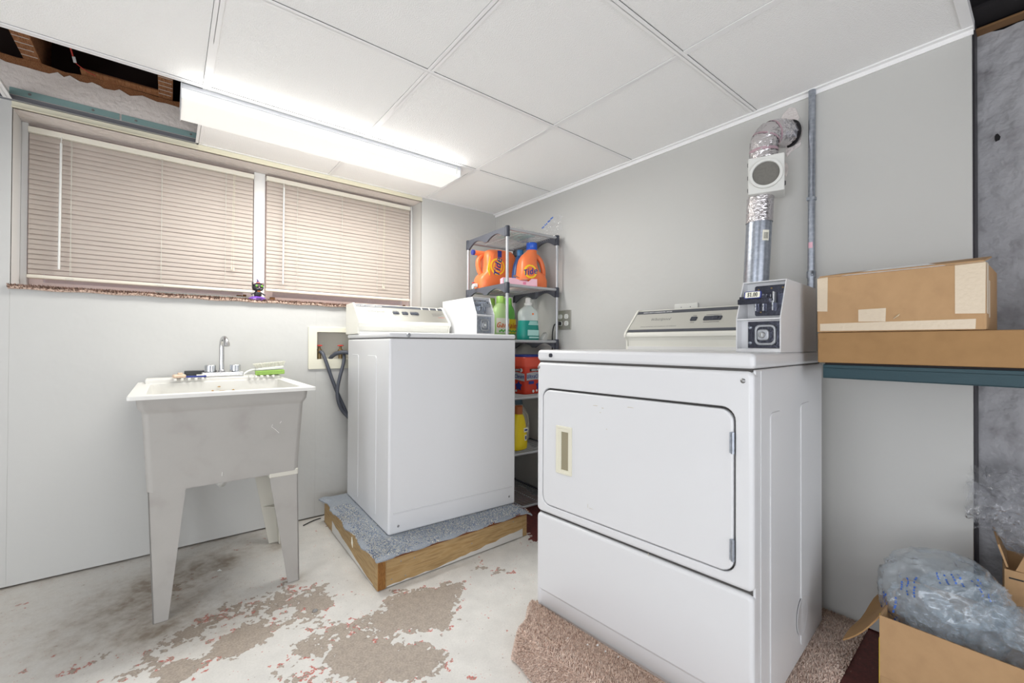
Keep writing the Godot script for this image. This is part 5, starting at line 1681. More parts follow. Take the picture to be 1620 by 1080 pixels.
# curved patch on an upright cylinder; angle 0 faces +x, PI faces -x, PI/2 faces +z
func rows_on_tube(st, at: Vector3, r: float, h: float, a0: float, a1: float, lean := 0.0):
	var rows := []
	for j in 3:
		var row := PackedVector3Array()
		for i in 9:
			var a := lerpf(a0, a1, i / 8.0)
			row.append(at + Vector3(cos(a) * r, h * j / 2.0, sin(a) * r + lean * h * j / 2.0))
		rows.append(row)
	surf(st, rows, false, false, true)

func build_vent():
	var t := thing("dryer_vent", "galvanized dryer vent pipe with foil-taped elbow and square lint trap on the wall", "vent pipe", Vector3(-0.1, 0.7, 1.84))
	var st := ST()
	var tilt := func(y: float) -> Vector3: return Vector3(0, y - 0.7, 0.048 * (y - 0.8))
	tube(st, [tilt.call(0.7), tilt.call(1.0), tilt.call(1.3), tilt.call(1.55)], 0.0445, 28)
	obj("pipe", st, M.galv, t)
	st = ST()
	var rows := []
	for j in 14:
		var y := 1.452 + 0.096 * j / 13.0
		var row := PackedVector3Array()
		for k in 32:
			var a := TAU * k / 32
			row.append(tilt.call(y) + Vector3(cos(a), 0, sin(a)) * (0.0456 + rng.randf_range(0, 0.0014)))
		rows.append(row)
	surf(st, rows, true)
	obj("foil_collar", st, M.foil, t)
	st = ST()
	rows_on_tube(st, tilt.call(1.375) + Vector3.ZERO, 0.0450, 0.04, PI * 0.60, PI * 0.78, 0.048)
	var sk := obj("barcode_sticker", st, M.label_cream, t)
	st = ST()
	for k in 7: rows_on_tube(st, tilt.call(1.382) + Vector3.ZERO, 0.0453, 0.024, PI * (0.63 + 0.018 * k), PI * (0.638 + 0.018 * k), 0.048)
	obj("barcode", st, M.black, sk).set_meta("kind", "stuff")
	# lint trap: square plastic housing with a round screened window
	var c := Vector3(-0.008, 0.917, 0.060)
	var f := AX(Vector3(0.36, 0, 1), Vector3.UP, c)
	st = ST()
	rbox(st, Vector3.ZERO, Vector3(0.118, 0.138, 0.098), 0.004, f, 2)
	var b := obj("lint_trap", st, M.plastic_white, t)
	st = ST()
	frame(st, rrect(Vector2.ZERO, 0.110, 0.110, 0.055, 9), rrect(Vector2.ZERO, 0.088, 0.088, 0.044, 9), 0.048, 0.060, f, 0.003)
	obj("window_ring", st, M.plastic_white, b)
	st = ST()
	slab(st, rrect(Vector2.ZERO, 0.09, 0.09, 0.045, 9), 0.048, 0.0515, 0.0, f)
	obj("lint_screen", st, M.mesh_grey, b)
	for q in [[-0.058, 0.05], [-0.058, 0.0], [-0.058, -0.048], [0.059, -0.04]]:
		st = ST()
		rbox(st, Vector3(q[0], q[1], 0.03), Vector3(0.008, 0.016, 0.014), 0.003, f, 1)
		obj("clip", st, M.tray, b)
	# foil-wrapped elbow into the wall
	st = ST()
	var path := smooth([Vector3(-0.005, 0.99, 0.05), Vector3(-0.005, 1.045, 0.051), Vector3(0.006, 1.083, 0.060), Vector3(0.045, 1.100, 0.082), Vector3(0.088, 1.101, 0.099)], 6)
	rows = []
	var tn := Vector3.UP
	var n := Vector3(0, 0, 1)
	for i in path.size():
		tn = (path[mini(i + 1, path.size() - 1)] - path[maxi(i - 1, 0)]).normalized()
		n = (n - tn * n.dot(tn)).normalized()
		var bi := tn.cross(n)
		var row := PackedVector3Array()
		for k in 36: row.append(path[i] + (n * cos(TAU * k / 36) + bi * sin(TAU * k / 36)) * (0.0475 + rng.randf_range(-0.0015, 0.003)))
		rows.append(row)
	surf(st, rows, true)
	var el := obj("foil_elbow", st, M.foil, t)
	for i in [3, 9, 14]:
		st = ST()
		var q0: Vector3 = path[i]; var q1: Vector3 = path[i + 1]
		tube(st, [q0, q0.lerp(q1, 1.0)], 0.0492, 30, false)
		obj("tape_band", st, M.foil_pink, el)
	st = ST()
	tube(st, [Vector3(0.090, 1.101, 0.100), Vector3(0.0985, 1.102, 0.104)], 0.0515, 30)
	obj("gap_ring", st, M.void, el)
	# torn foil stuck on the wall round the hole; points are (z, y) on the wall
	var w := AX(Vector3(0, 0, 1), Vector3.UP, Vector3(0.1, -0.7, -1.84))
	for poly in [[1.905, 1.855, 1.93, 1.845, 1.962, 1.82, 1.978, 1.855, 1.965, 1.895, 1.944, 1.908, 1.92, 1.89], [1.935, 1.80, 1.962, 1.835, 1.972, 1.812, 1.988, 1.815, 1.984, 1.78, 1.982, 1.745, 1.95, 1.732, 1.933, 1.716, 1.928, 1.76], [1.925, 1.70, 1.936, 1.69, 1.94, 1.665, 1.932, 1.64, 1.925, 1.65], [1.815, 1.82, 1.822, 1.86, 1.86, 1.865, 1.87, 1.82, 1.84, 1.79]]:
		var p := PackedVector2Array()
		for q in V2(poly): p.append(q)
		if Geometry2D.is_polygon_clockwise(p): p.reverse()
		st = ST()
		slab(st, p, 0.0002, 0.0022, 0.0004, w, true)
		obj("foil_scrap", st, M.foil_flat, t)

var SH := Transform3D()
const TIER := [1.640, 1.322, 1.006, 0.680, 0.360, 0.052]

func build_shelf():
	var W := 0.37; var D := 0.44
	var at := Vector3(-0.412, 0, 0.675)
	SH = X(at, Vector3(0, -3, 0))
	var t := thing("shelving_unit", "narrow six-tier grey wire shelving unit in the corner beside the washer", "shelf", at, -3.0)
	var st := ST()
	for x in [0.0, W]:
		for z in [0.0, -D]:
			st = ST()
			tube(st, [Vector3(x, 0.0, z), Vector3(x, TIER[0], z)], 0.0088, 14)
			obj("post", st, M.shelf_tube, t)
	# side bracket with two arches
	var prof := PackedVector2Array([Vector2(0.013, 0), Vector2(0.013, 0.012)])
	var pr := [Vector2(-0.013, -0.056), Vector2(0.013, -0.056)]
	for k in 9:
		var u := k / 8.0
		pr.append(Vector2(lerpf(0.018, 0.185, u), -0.056 + 0.040 * sin(PI / 2 * minf(1.0, u * 1.5)) - (0.022 * pow(u, 3.0))))
	pr.append(Vector2(0.205, -0.050)); pr.append(Vector2(D - 0.205, -0.050))
	for k in range(8, -1, -1):
		var u := k / 8.0
		pr.append(Vector2(D - lerpf(0.018, 0.185, u), -0.056 + 0.040 * sin(PI / 2 * minf(1.0, u * 1.5)) - (0.022 * pow(u, 3.0))))
	pr.append(Vector2(D - 0.013, -0.056)); pr.append(Vector2(D + 0.013, -0.056)); pr.append(Vector2(D + 0.013, 0.0)); pr.append(Vector2(-0.013, 0.0))
	var outline := PackedVector2Array()
	for q in pr: outline.append(q)
	if Geometry2D.is_polygon_clockwise(outline): outline.reverse()
	st = ST()
	slab(st, outline, -0.006, 0.006, 0.001, AX(Vector3(0, 0, -1), Vector3.UP, Vector3.ZERO), true)
	var bm := st.commit()
	st = ST()
	lathe(st, V2([0.0115, -0.058, 0.014, -0.056, 0.014, 0.0, 0.011, 0.003, 0.0, 0.003]), Transform3D(), 14)
	var sm := st.commit()
	st = ST()
	tube(st, [Vector3(0, 0, 0), Vector3(W, 0, 0)], 0.0085, 12)
	var rm := st.commit()
	st = ST()
	tube(st, [Vector3(0, 0, 0), Vector3(W, 0, 0)], 0.0017, 6)
	var wm := st.commit()
	for k in 6:
		var y: float = TIER[k]
		for x in [0.0, W]:
			obj("side_bracket", bm, M.shelf_grey, t, X(Vector3(x, y, 0)))
			for z in [0.0, -D]: obj("corner_sleeve", sm, M.shelf_dark, t, X(Vector3(x, y, z)))
		for z in [0.0, -D]: obj("rail", rm, M.shelf_tube, t, X(Vector3(0, y - 0.012, z)))
		for i in 21: obj("shelf_wire", wm, M.wire, t, X(Vector3(0, y - 0.007, -0.02 - 0.02 * i)))
		for i in 2:
			st = ST()
			tube(st, [Vector3(W * (0.33 + 0.34 * i), y - 0.0105, 0), Vector3(W * (0.33 + 0.34 * i), y - 0.0105, -D)], 0.0019, 6)
			obj("cross_wire", st, M.wire, t)

func on_shelf(x: float, z: float, k: int) -> Vector3:
	return Vector3(x, TIER[k] - 0.0048, z)

func label_text(parent: Node, called: String, s: String, h: float, m: Material, xf: Transform3D, lean := 0.2):
	words(called, s, h, m, parent, xf, true, false, lean)

func build_shelf_items():
	# big orange dispenser jug lying with its spout to the left
	var t := thing("detergent_jug", "large orange detergent jug lying on its side with a spout at the left", "detergent jug", on_shelf(-0.262, 0.352, 1), -4.0, "orange detergent jugs on the shelf")
	var st := ST()
	body(st, [[0.0, 0.118, 0.055, 4, 0.0], [0.006, 0.13, 0.064, 4, 0.0], [0.06, 0.135, 0.067, 4, 0.0], [0.085, 0.130, 0.067, 4, 0.006], [0.11, 0.116, 0.067, 4, 0.02], [0.16, 0.112, 0.067, 4, 0.024], [0.20, 0.113, 0.066, 4, 0.022], [0.235, 0.11, 0.06, 3.5, 0.022], [0.255, 0.09, 0.048, 3, 0.03], [0.262, 0.05, 0.03, 2.5, 0.04]], Transform3D(), 40)
	obj("bottle", st, M.orange, t)
	st = ST()
	tube(st, smooth([Vector3(-0.05, 0.238, 0), Vector3(-0.095, 0.222, 0), Vector3(-0.122, 0.185, 0), Vector3(-0.122, 0.135, 0), Vector3(-0.10, 0.095, 0), Vector3(-0.065, 0.078, 0)], 6), 0.015, 14)
	obj("handle", st, M.orange, t)
	st = ST()
	tube(st, [Vector3(-0.02, 0.226, 0.0), Vector3(-0.07, 0.229, 0), Vector3(-0.155, 0.229, 0)], [0.024, 0.017, 0.0155], 16)
	var sp := obj("spout", st, M.orange, t)
	st = ST()
	tube(st, [Vector3(-0.152, 0.229, 0), Vector3(-0.166, 0.229, 0)], 0.0165, 16)
	obj("spout_cap", st, M.navy, sp)
	st = ST()
	rbox(st, Vector3(-0.15, 0.024, 0.01), Vector3(0.032, 0.022, 0.022), 0.006, Transform3D(), 2)
	rbox(st, Vector3(-0.166, 0.012, 0.01), Vector3(0.012, 0.024, 0.014), 0.004, Transform3D(), 2)
	var tap := obj("tap", st, M.plastic_white, t)
	st = ST()
	rbox(st, Vector3(-0.162, 0.038, 0.01), Vector3(0.018, 0.007, 0.014), 0.003, Transform3D(), 2)
	obj("tap_button", st, M.red_valve, tap)
	var z := 0.0675
	st = ST()
	slab(st, rrect(Vector2(0.03, 0.152), 0.17, 0.16, 0.03, 5), z - 0.002, z, 0.0005)
	var lb := obj("label", st, M.orange, t)
	st = ST()
	lathe(st, V2([0.0, 0.0012, 0.052, 0.0012, 0.052, 0.0]), X(Vector3(-0.022, 0.145, z), Vector3(90, 0, 0)), 36)
	obj("label_disc", st, M.yellow, lb)
	st = ST()
	lathe(st, V2([0.032, 0.0012, 0.032, 0.0018, 0.043, 0.0018, 0.043, 0.0012]), X(Vector3(-0.022, 0.145, z), Vector3(90, 0, 0)), 36)
	lathe(st, V2([0.0, 0.0016, 0.026, 0.0016, 0.026, 0.0011]), X(Vector3(-0.022, 0.145, z), Vector3(90, 0, 0)), 36)
	obj("label_ring", st, M.orange, lb)
	label_text(lb, "logo", "Tide", 0.042, M.navy, X(Vector3(-0.020, 0.147, z + 0.0022), Vector3(0, 0, 80)), 0.15)
	st = ST()
	bx(st, Vector3(-0.022, 0.205, z - 0.001), Vector3(0.008, 0.246, z + 0.0008), 0.0004)
	obj("label_flag", st, M.navy, lb)
	st = ST()
	slab(st, PackedVector2Array([Vector2(-0.095, 0.12), Vector2(-0.077, 0.085), Vector2(-0.077, 0.205)]), z - 0.003, z, 0.0, Transform3D(), true)
	obj("label_wedge", st, M.yellow, lb)
	# upright orange jug with the blue cap
	t = thing("detergent_jug", "upright orange detergent jug with a blue cap, right side of the shelf", "detergent jug", on_shelf(-0.148, 0.580, 1), -14.0, "orange detergent jugs on the shelf")
	st = ST()
	body(st, [[0.0, 0.085, 0.05, 3, 0.0], [0.006, 0.095, 0.056, 3.2, 0.0], [0.05, 0.096, 0.058, 3.2, 0.0], [0.08, 0.09, 0.058, 3.2, -0.006], [0.105, 0.068, 0.056, 3, -0.026], [0.14, 0.060, 0.054, 2.8, -0.031], [0.175, 0.056, 0.05, 2.5, -0.028], [0.20, 0.052, 0.044, 2.2, -0.018], [0.222, 0.038, 0.035, 2, -0.006], [0.234, 0.031, 0.031, 2, 0.0], [0.242, 0.030, 0.030, 2, 0.0]], Transform3D(), 36)
	obj("bottle", st, M.orange, t)
	st = ST()
	tube(st, smooth([Vector3(0.01, 0.215, 0), Vector3(0.045, 0.196, 0), Vector3(0.068, 0.165, 0), Vector3(0.08, 0.12, 0), Vector3(0.078, 0.075, 0), Vector3(0.05, 0.055, 0)], 6), 0.0155, 14)
	obj("handle", st, M.orange, t)
	st = ST()
	lathe(st, V2([0.0, 0.284, 0.029, 0.284, 0.033, 0.281, 0.034, 0.242, 0.031, 0.238]), Transform3D(), 28)
	lathe(st, V2([0.0, 0.242, 0.034, 0.242, 0.034, 0.250, 0.035, 0.250]), Transform3D(), 28)
	obj("cap", st, M.blue_cap, t)
	z = 0.058
	st = ST()
	lathe(st, V2([0.0, 0.0012, 0.042, 0.0012, 0.042, -0.004]), X(Vector3(-0.036, 0.098, z - 0.001), Vector3(84, 0, 0)), 32)
	lb = obj("label_disc", st, M.yellow, t)
	st = ST()
	lathe(st, V2([0.0, 0.0012, 0.032, 0.0012, 0.032, 0.0]), X(Vector3(-0.036, 0.098, z), Vector3(84, 0, 0)), 32)
	obj("label_ring", st, M.orange, lb)
	label_text(lb, "logo", "Tide", 0.034, M.navy, X(Vector3(-0.036, 0.096, z + 0.0022), Vector3(-6, 0, 12)), 0.25)
	st = ST()
	lathe(st, V2([0.0, 0.001, 0.009, 0.001, 0.009, -0.004]), X(Vector3(-0.034, 0.196, 0.040), Vector3(65, 0, 0)), 16)
	obj("seal", st, M.silver_label, t)
	# blue bottle behind
	t = thing("blue_bottle", "dark blue bottle with a paler cap behind the upright orange jug", "bottle", on_shelf(-0.158, 0.462, 1), 0.0)
	st = ST()
	body(st, [[0, 0.038, 0.024, 2.6], [0.006, 0.042, 0.028, 2.6], [0.10, 0.044, 0.029, 2.6], [0.16, 0.038, 0.027, 2.4, 0.004], [0.20, 0.03, 0.026, 2.2, 0.012], [0.225, 0.02, 0.02, 2, 0.016]])
	obj("bottle", st, M.deep_blue, t)
	st = ST()
	lathe(st, V2([0.022, 0.222, 0.022, 0.255, 0.019, 0.26, 0.0, 0.26]), X(Vector3(0.016, 0, 0)), 20)
	obj("cap", st, M.blue_bottle, t)
	# torn pink carton
	t = thing("pink_box", "low pink carton torn open in front of the jugs", "carton", on_shelf(-0.285, 0.622, 1), -22.0)
	st = ST()
	var w := 0.21; var d := 0.06; var h := 0.044
	var front := PackedVector2Array([Vector2(-w / 2, 0), Vector2(w / 2, 0), Vector2(w / 2, h), Vector2(w * 0.34, h), Vector2(w * 0.24, h * 0.62), Vector2(w * 0.02, h * 0.66), Vector2(-w * 0.12, h), Vector2(-w / 2, h * 1.02)])
	slab(st, front, d / 2 - 0.001, d / 2, 0.0, Transform3D(), true)
	bx(st, Vector3(-w / 2, 0, -d / 2), Vector3(w / 2, h, -d / 2 + 0.001), 0.0003)
	bx(st, Vector3(-w / 2, 0, -d / 2), Vector3(-w / 2 + 0.001, h, d / 2), 0.0003)
	bx(st, Vector3(w / 2 - 0.001, 0, -d / 2), Vector3(w / 2, h, d / 2), 0.0003)
	bx(st, Vector3(-w / 2, 0, -d / 2), Vector3(w / 2, 0.001, d / 2), 0.0003)
	var pb := obj("carton", st, M.pink_box, t)
	st = ST()
	var rows := []
	for j in 6:
		var row := PackedVector3Array()
		for i in 8:
			var u := i / 7.0
			row.append(Vector3(lerpf(-w * 0.14, w * 0.36, u), h + 0.006 + 0.014 * (1.0 - u) - 0.018 * sin(PI * u) * (1.0 - j / 6.0), lerpf(d * 0.46, -d / 2, j / 5.0)))
		rows.append(row)
	surf(st, rows, false, false)
	obj("torn_flap", st, M.card_inner, pb)
	st = ST()
	bx(st, Vector3(-w * 0.46, h * 0.3, d / 2), Vector3(-w * 0.33, h * 0.86, d / 2 + 0.0006), 0.0002)
	obj("label", st, M.teal_pale, pb)
	st = ST()
	bx(st, Vector3(w * 0.08, h * 0.2, d / 2), Vector3(w * 0.17, h * 0.55, d / 2 + 0.0006), 0.0002)
	bx(st, Vector3(-w * 0.3, h * 0.04, d / 2), Vector3(w * 0.48, h * 0.1, d / 2 + 0.0006), 0.0002)
	obj("print", st, M.pink_strong, pb)
	# third tier: softener bottles
	for q in [["pale green softener bottle with a lime cap, nearest the washer", -0.298, 0.46, 0, M.green_light, M.green_cap, 0.0], ["darker green softener bottle half hidden by the shelf post", -0.196, 0.405, 0, M.green, M.green_dark_cap, 10.0], ["second pale green bottle behind the first, only its cap showing", -0.27, 0.325, 0, M.green_light, M.green_cap, -8.0]]:
		t = thing("softener_bottle", q[0], "bottle", on_shelf(q[1], q[2], 2), q[6], "fabric softener bottles on the middle shelf")
		st = ST()
		body(st, [[0, 0.048, 0.028, 3], [0.006, 0.055, 0.034, 3], [0.06, 0.056, 0.036, 3], [0.11, 0.050, 0.035, 2.8, -0.003], [0.16, 0.054, 0.034, 2.6, -0.001], [0.19, 0.051, 0.032, 2.4, 0.0], [0.215, 0.036, 0.028, 2.1, 0.0], [0.225, 0.026, 0.026, 2, 0.0], [0.232, 0.024, 0.024, 2, 0.0]], Transform3D(), 32)
		obj("bottle", st, q[4], t)
		st = ST()
		lathe(st, V2([0.0255, 0.226, 0.0265, 0.23, 0.0265, 0.238, 0.025, 0.24, 0.0245, 0.268, 0.022, 0.271, 0.0, 0.271]), Transform3D(), 24)
		obj("cap", st, q[5], t)
		st = ST()
		rows = []
		for j in 5:
			var row := PackedVector3Array()
			for i in 9:
				var a := lerpf(-0.95, 0.95, i / 8.0)
				row.append(Vector3(0.052 * a, 0.045 + 0.09 * j / 4.0, 0.0372 - 0.012 * pow(absf(a), 4.0)))
			rows.append(row)
		surf(st, rows, false, false)
		lb = obj("label", st, M.label_cream if q[4] == M.green_light else M.bright_yellow, t)
		label_text(lb, "logo", "Gain", 0.031, M.gain_orange, X(Vector3(-0.006, 0.092, 0.0385)), 0.3)
		st = ST()
		for k in 6: lathe(st, V2([0.0, 0.0012, 0.007, 0.0012, 0.007, 0.0]), X(Vector3(-0.03 + 0.013 * k, 0.055 + 0.006 * (k % 2), 0.0368), Vector3(90, 0, 0)), 8)
		obj("print", st, M.green, lb)
	# clear bottle with teal lower half
	t = thing("rinse_bottle", "clear bottle with teal liquid and label, white cap, on the middle shelf", "bottle", on_shelf(-0.192, 0.60, 2), -6.0)
	st = ST()
	body(st, [[0.118, 0.064, 0.036, 2.8], [0.14, 0.067, 0.037, 2.8], [0.168, 0.066, 0.036, 2.6], [0.188, 0.052, 0.032, 2.4], [0.204, 0.03, 0.026, 2.1], [0.212, 0.022, 0.022, 2]], Transform3D(), 32, false)
	obj("bottle", st, M.clear, t)
	st = ST()
	body(st, [[0.0, 0.064, 0.034, 3], [0.006, 0.071, 0.04, 3], [0.03, 0.072, 0.041, 3], [0.08, 0.067, 0.038, 2.9], [0.118, 0.064, 0.036, 2.8]], Transform3D(), 32)
	lb = obj("lower_half", st, M.teal, t)
	st = ST()
	lathe(st, V2([0.024, 0.21, 0.0245, 0.214, 0.0245, 0.226, 0.018, 0.228, 0.0165, 0.252, 0.014, 0.256, 0.0, 0.256]), Transform3D(), 20)
	obj("cap", st, M.plastic_white, t)
	st = ST()
	bx(st, Vector3(-0.03, 0.028, 0.0395), Vector3(0.05, 0.062, 0.0425), 0.0008)
	obj("label", st, M.teal_pale, lb)
	st = ST()
	for k in 3: bx(st, Vector3(-0.022 + 0.004 * k, 0.092 + 0.008 * k, 0.0365), Vector3(0.048 - 0.004 * k, 0.098 + 0.008 * k, 0.039), 0.0005)
	bx(st, Vector3(-0.02, 0.012, 0.039), Vector3(0.05, 0.022, 0.0422), 0.0006)
	obj("print", st, M.teal_pale, lb)
	st = ST()
	lathe(st, V2([0.0, 0.0012, 0.006, 0.0012, 0.006, -0.002]), X(Vector3(0.01, 0.158, 0.0365), Vector3(90, 0, 0)), 12)
	obj("emblem", st, M.gain_orange, t)
	# white scoop against the post
	st = ST()
	slab(st, PackedVector2Array([Vector2(-0.022, 0), Vector2(0.018, 0), Vector2(0.022, 0.03), Vector2(0.012, 0.05), Vector2(-0.004, 0.034), Vector2(-0.026, 0.012)]), -0.014, 0.014, 0.004)
	tag(obj("scoop", st, M.plastic_white, self, X(on_shelf(-0.085, 0.625, 2), Vector3(0, 12, 0))), "small white plastic scoop at the right end of the middle shelf", "scoop")
	# fourth tier: red tub with a navy lid
	t = thing("pod_tub", "red plastic detergent tub with a navy lid between washer and dryer", "tub", on_shelf(-0.150, 0.525, 3), 6.0)
	st = ST()
	body(st, [[0, 0.078, 0.078, 6], [0.006, 0.085, 0.085, 6], [0.15, 0.088, 0.088, 6], [0.165, 0.084, 0.084, 5], [0.185, 0.082, 0.082, 5]], Transform3D(), 48)
	obj("tub", st, M.tub_red, t)
	st = ST()
	body(st, [[0.165, 0.086, 0.086, 5], [0.172, 0.089, 0.089, 5], [0.215, 0.088, 0.088, 5], [0.225, 0.08, 0.08, 5]], Transform3D(), 48)
	tube(st, smooth([Vector3(0.088, 0.19, 0.03), Vector3(0.108, 0.212, 0.03), Vector3(0.108, 0.185, 0.03), Vector3(0.086, 0.165, 0.03)], 5), 0.007, 10)
	var cl := obj("collar", st, M.tub_red_light, t)
	st = ST()
	body(st, [[0.224, 0.08, 0.08, 5], [0.228, 0.083, 0.083, 5], [0.236, 0.083, 0.083, 5], [0.239, 0.078, 0.078, 5]], Transform3D(), 48)
	obj("lid", st, M.navy, t)
	for s in 2:
		var g := X(Vector3.ZERO, Vector3(0, -90.0 * s, 0)) * X(Vector3(0, 0, 0.0875))
		if s == 1: g = X(Vector3.ZERO, Vector3(0, -90, 0)) * X(Vector3(0, 0, 0.0875))
		st = ST()
		slab(st, PackedVector2Array([Vector2(-0.078, 0.085), Vector2(0.0, 0.088), Vector2(0.078, 0.08), Vector2(0.078, 0.125), Vector2(0.0, 0.135), Vector2(-0.078, 0.128)]), 0.0, 0.0016, 0.0, g, true)
		lb = obj("label_band", st, M.silver_label, t)
		words("lettering", "UltraClean", 0.022, M.navy, lb, g * X(Vector3(0, 0.107, 0.0022)), true)
		st = ST()
		bx(st, Vector3(-0.05, 0.138, 0), Vector3(0.05, 0.154, 0.0018), 0.0003, g)
		var bb := obj("brand_band", st, M.black, t)
		words("lettering", "KIRKLAND", 0.011, M.white_ink, bb, g * X(Vector3(0, 0.146, 0.0022)), true)
		st = ST()
		bx(st, Vector3(-0.06, 0.062, 0.0), Vector3(-0.015, 0.08, 0.0018), 0.0004, g)
		slab(st, star(Vector2(0.03, 0.05), 0.03, 0.018), 0.0, 0.002, 0.0, g, true)
		obj("print", st, M.navy, t)
		st = ST()
		for q in [[-0.02, 0.018, 0.009], [0.01, 0.02, 0.007], [0.05, 0.145, 0.012]]: lathe(st, V2([0.0, 0.0018, q[2], 0.0018, q[2], 0.0]), g * X(Vector3(q[0], q[1], 0), Vector3(90, 0, 0)), 14)
		obj("badge", st, M.white_ink, t)
	# fifth tier
	t = thing("yellow_bottle", "bright yellow detergent bottle with an amber cap low on the shelf", "bottle", on_shelf(-0.268, 0.60, 4), 8.0)
	st = ST()
	body(st, [[0, 0.05, 0.034, 3], [0.006, 0.058, 0.040, 3], [0.03, 0.06, 0.042, 3], [0.10, 0.056, 0.04, 2.8], [0.15, 0.05, 0.036, 2.6], [0.19, 0.04, 0.032, 2.3], [0.212, 0.026, 0.026, 2]], Transform3D(), 32)
	obj("bottle", st, M.bright_yellow, t)
	st = ST()
	lathe(st, V2([0.027, 0.208, 0.028, 0.212, 0.0275, 0.255, 0.024, 0.258, 0.0, 0.258]), Transform3D(), 24)
	obj("cap", st, M.amber, t)
	st = ST()
	slab(st, rrect(Vector2(0.028, 0.115), 0.036, 0.026, 0.003, 3), 0.032, 0.0405, 0.001)
	slab(st, rrect(Vector2(0.024, 0.07), 0.018, 0.034, 0.003, 3), 0.032, 0.042, 0.001)
	lb = obj("label", st, M.label_cream, t)
	st = ST()
	bx(st, Vector3(0.015, 0.110, 0.040), Vector3(0.04, 0.120, 0.0412), 0.0003)
	bx(st, Vector3(0.018, 0.06, 0.0415), Vector3(0.03, 0.08, 0.0427), 0.0003)
	obj("print", st, M.navy, lb)
	t = thing("milky_jug", "milky white jug with a slate blue cap behind the yellow bottle", "jug", on_shelf(-0.115, 0.40, 4), 0.0)
	st = ST()
	body(st, [[0, 0.075, 0.05, 3], [0.008, 0.085, 0.058, 3], [0.10, 0.086, 0.06, 3], [0.16, 0.08, 0.056, 2.8], [0.20, 0.06, 0.048, 2.4], [0.225, 0.040, 0.038, 2], [0.235, 0.036, 0.036, 2]], Transform3D(), 32)
	obj("jug", st, M.milk, t)
	st = ST()
	tube(st, smooth([Vector3(-0.02, 0.195, 0.045), Vector3(0.03, 0.18, 0.058), Vector3(0.045, 0.12, 0.063), Vector3(0.01, 0.06, 0.063)], 6), 0.004, 8)
	obj("moulded_rim", st, M.almond, t)
	st = ST()
	lathe(st, V2([0.037, 0.232, 0.040, 0.234, 0.040, 0.242, 0.037, 0.244, 0.036, 0.278, 0.033, 0.281, 0.0, 0.281]), Transform3D(), 28)
	obj("cap", st, M.slate_cap, t)
	# printed plastic bag on the top tier, a clear flap standing against the wall
	t = thing("plastic_bag", "clear plastic bag with teal and blue print on the top shelf", "plastic bag", on_shelf(-0.2, 0.46, 0) + Vector3(0, 0.006, 0), -3.0)
	st = ST()
	film(st, Vector3(0, 0.003, 0), Vector3(0.34, 0, 0), Vector3(0, 0, 0.38), 0.005, 26, 3)
	film(st, Vector3(0, 0.010, 0.0), Vector3(0.33, 0.0, 0), Vector3(0, 0.003, 0.36), 0.006, 26, 9)
	obj("film", st, M.film_clear, t)
	st = ST()
	film(st, Vector3(-0.02, 0.001, 0.06), Vector3(0.17, 0, 0.05), Vector3(-0.02, 0, 0.17), 0.004, 12, 5)
	obj("teal_print", st, M.teal_pale, t)
	st = ST()
	for k in 3: film(st, Vector3(0.05 + 0.03 * k, 0.006, 0.04 - 0.04 * k), Vector3(0.07, 0, 0.02), Vector3(0, 0, 0.012), 0.004, 6, 20 + k)
	obj("blue_print", st, M.film_ink, t)
	st = ST()
	film(st, Vector3(0.175, 0.055, 0.17), Vector3(0.02, 0.05, 0.16), Vector3(-0.02, 0.10, 0.02), 0.006, 16, 31)
	obj("flap", st, M.film_clear, t)
	st = ST()
	for k in 4: film(st, Vector3(0.163, 0.078 + 0.013 * k, 0.10 + 0.028 * k), Vector3(0.003, 0.008, 0.022), Vector3(-0.001, 0.009, 0.0), 0.001, 4, 40 + k)
	obj("flap_print", st, M.film_ink, t)

func star(c: Vector2, r: float, r2: float) -> PackedVector2Array:
	var p := PackedVector2Array()
	for k in 10: p.append(c + Vector2(cos(TAU * k / 10 + 0.3), sin(TAU * k / 10 + 0.3)) * (r if k % 2 == 0 else r2))
	return p

# crumpled sheet: middle, two edge vectors, depth of the creases
func film(st, c: Vector3, a: Vector3, b: Vector3, amp: float, n: int, sd: int, fine := 1.0):
	var nz := FastNoiseLite.new()
	nz.seed = sd
	nz.noise_type = FastNoiseLite.TYPE_SIMPLEX
	nz.frequency = 1.0
	nz.fractal_octaves = 2
	var up := a.cross(b).normalized()
	var rows := []
	for j in n + 1:
		var row := PackedVector3Array()
		for i in n + 1:
			var u := float(i) / n - 0.5
			var v := float(j) / n - 0.5
			var q := nz.get_noise_2d(u * (1.4 + 2.0 * fine), v * (1.4 + 2.0 * fine))
			var f := (0.6 - 2.0 * absf(q)) * amp * 1.6 + nz.get_noise_2d(u * 9.0 + 7.0, v * 9.0) * amp * 0.5 * fine
			var wob := 1.0 + 0.12 * nz.get_noise_2d(u * 3.0 + 20.0, v * 3.0)
			row.append(c + a * u * wob + b * v * wob + up * f)
		rows.append(row)
	surf(st, rows, false, false)

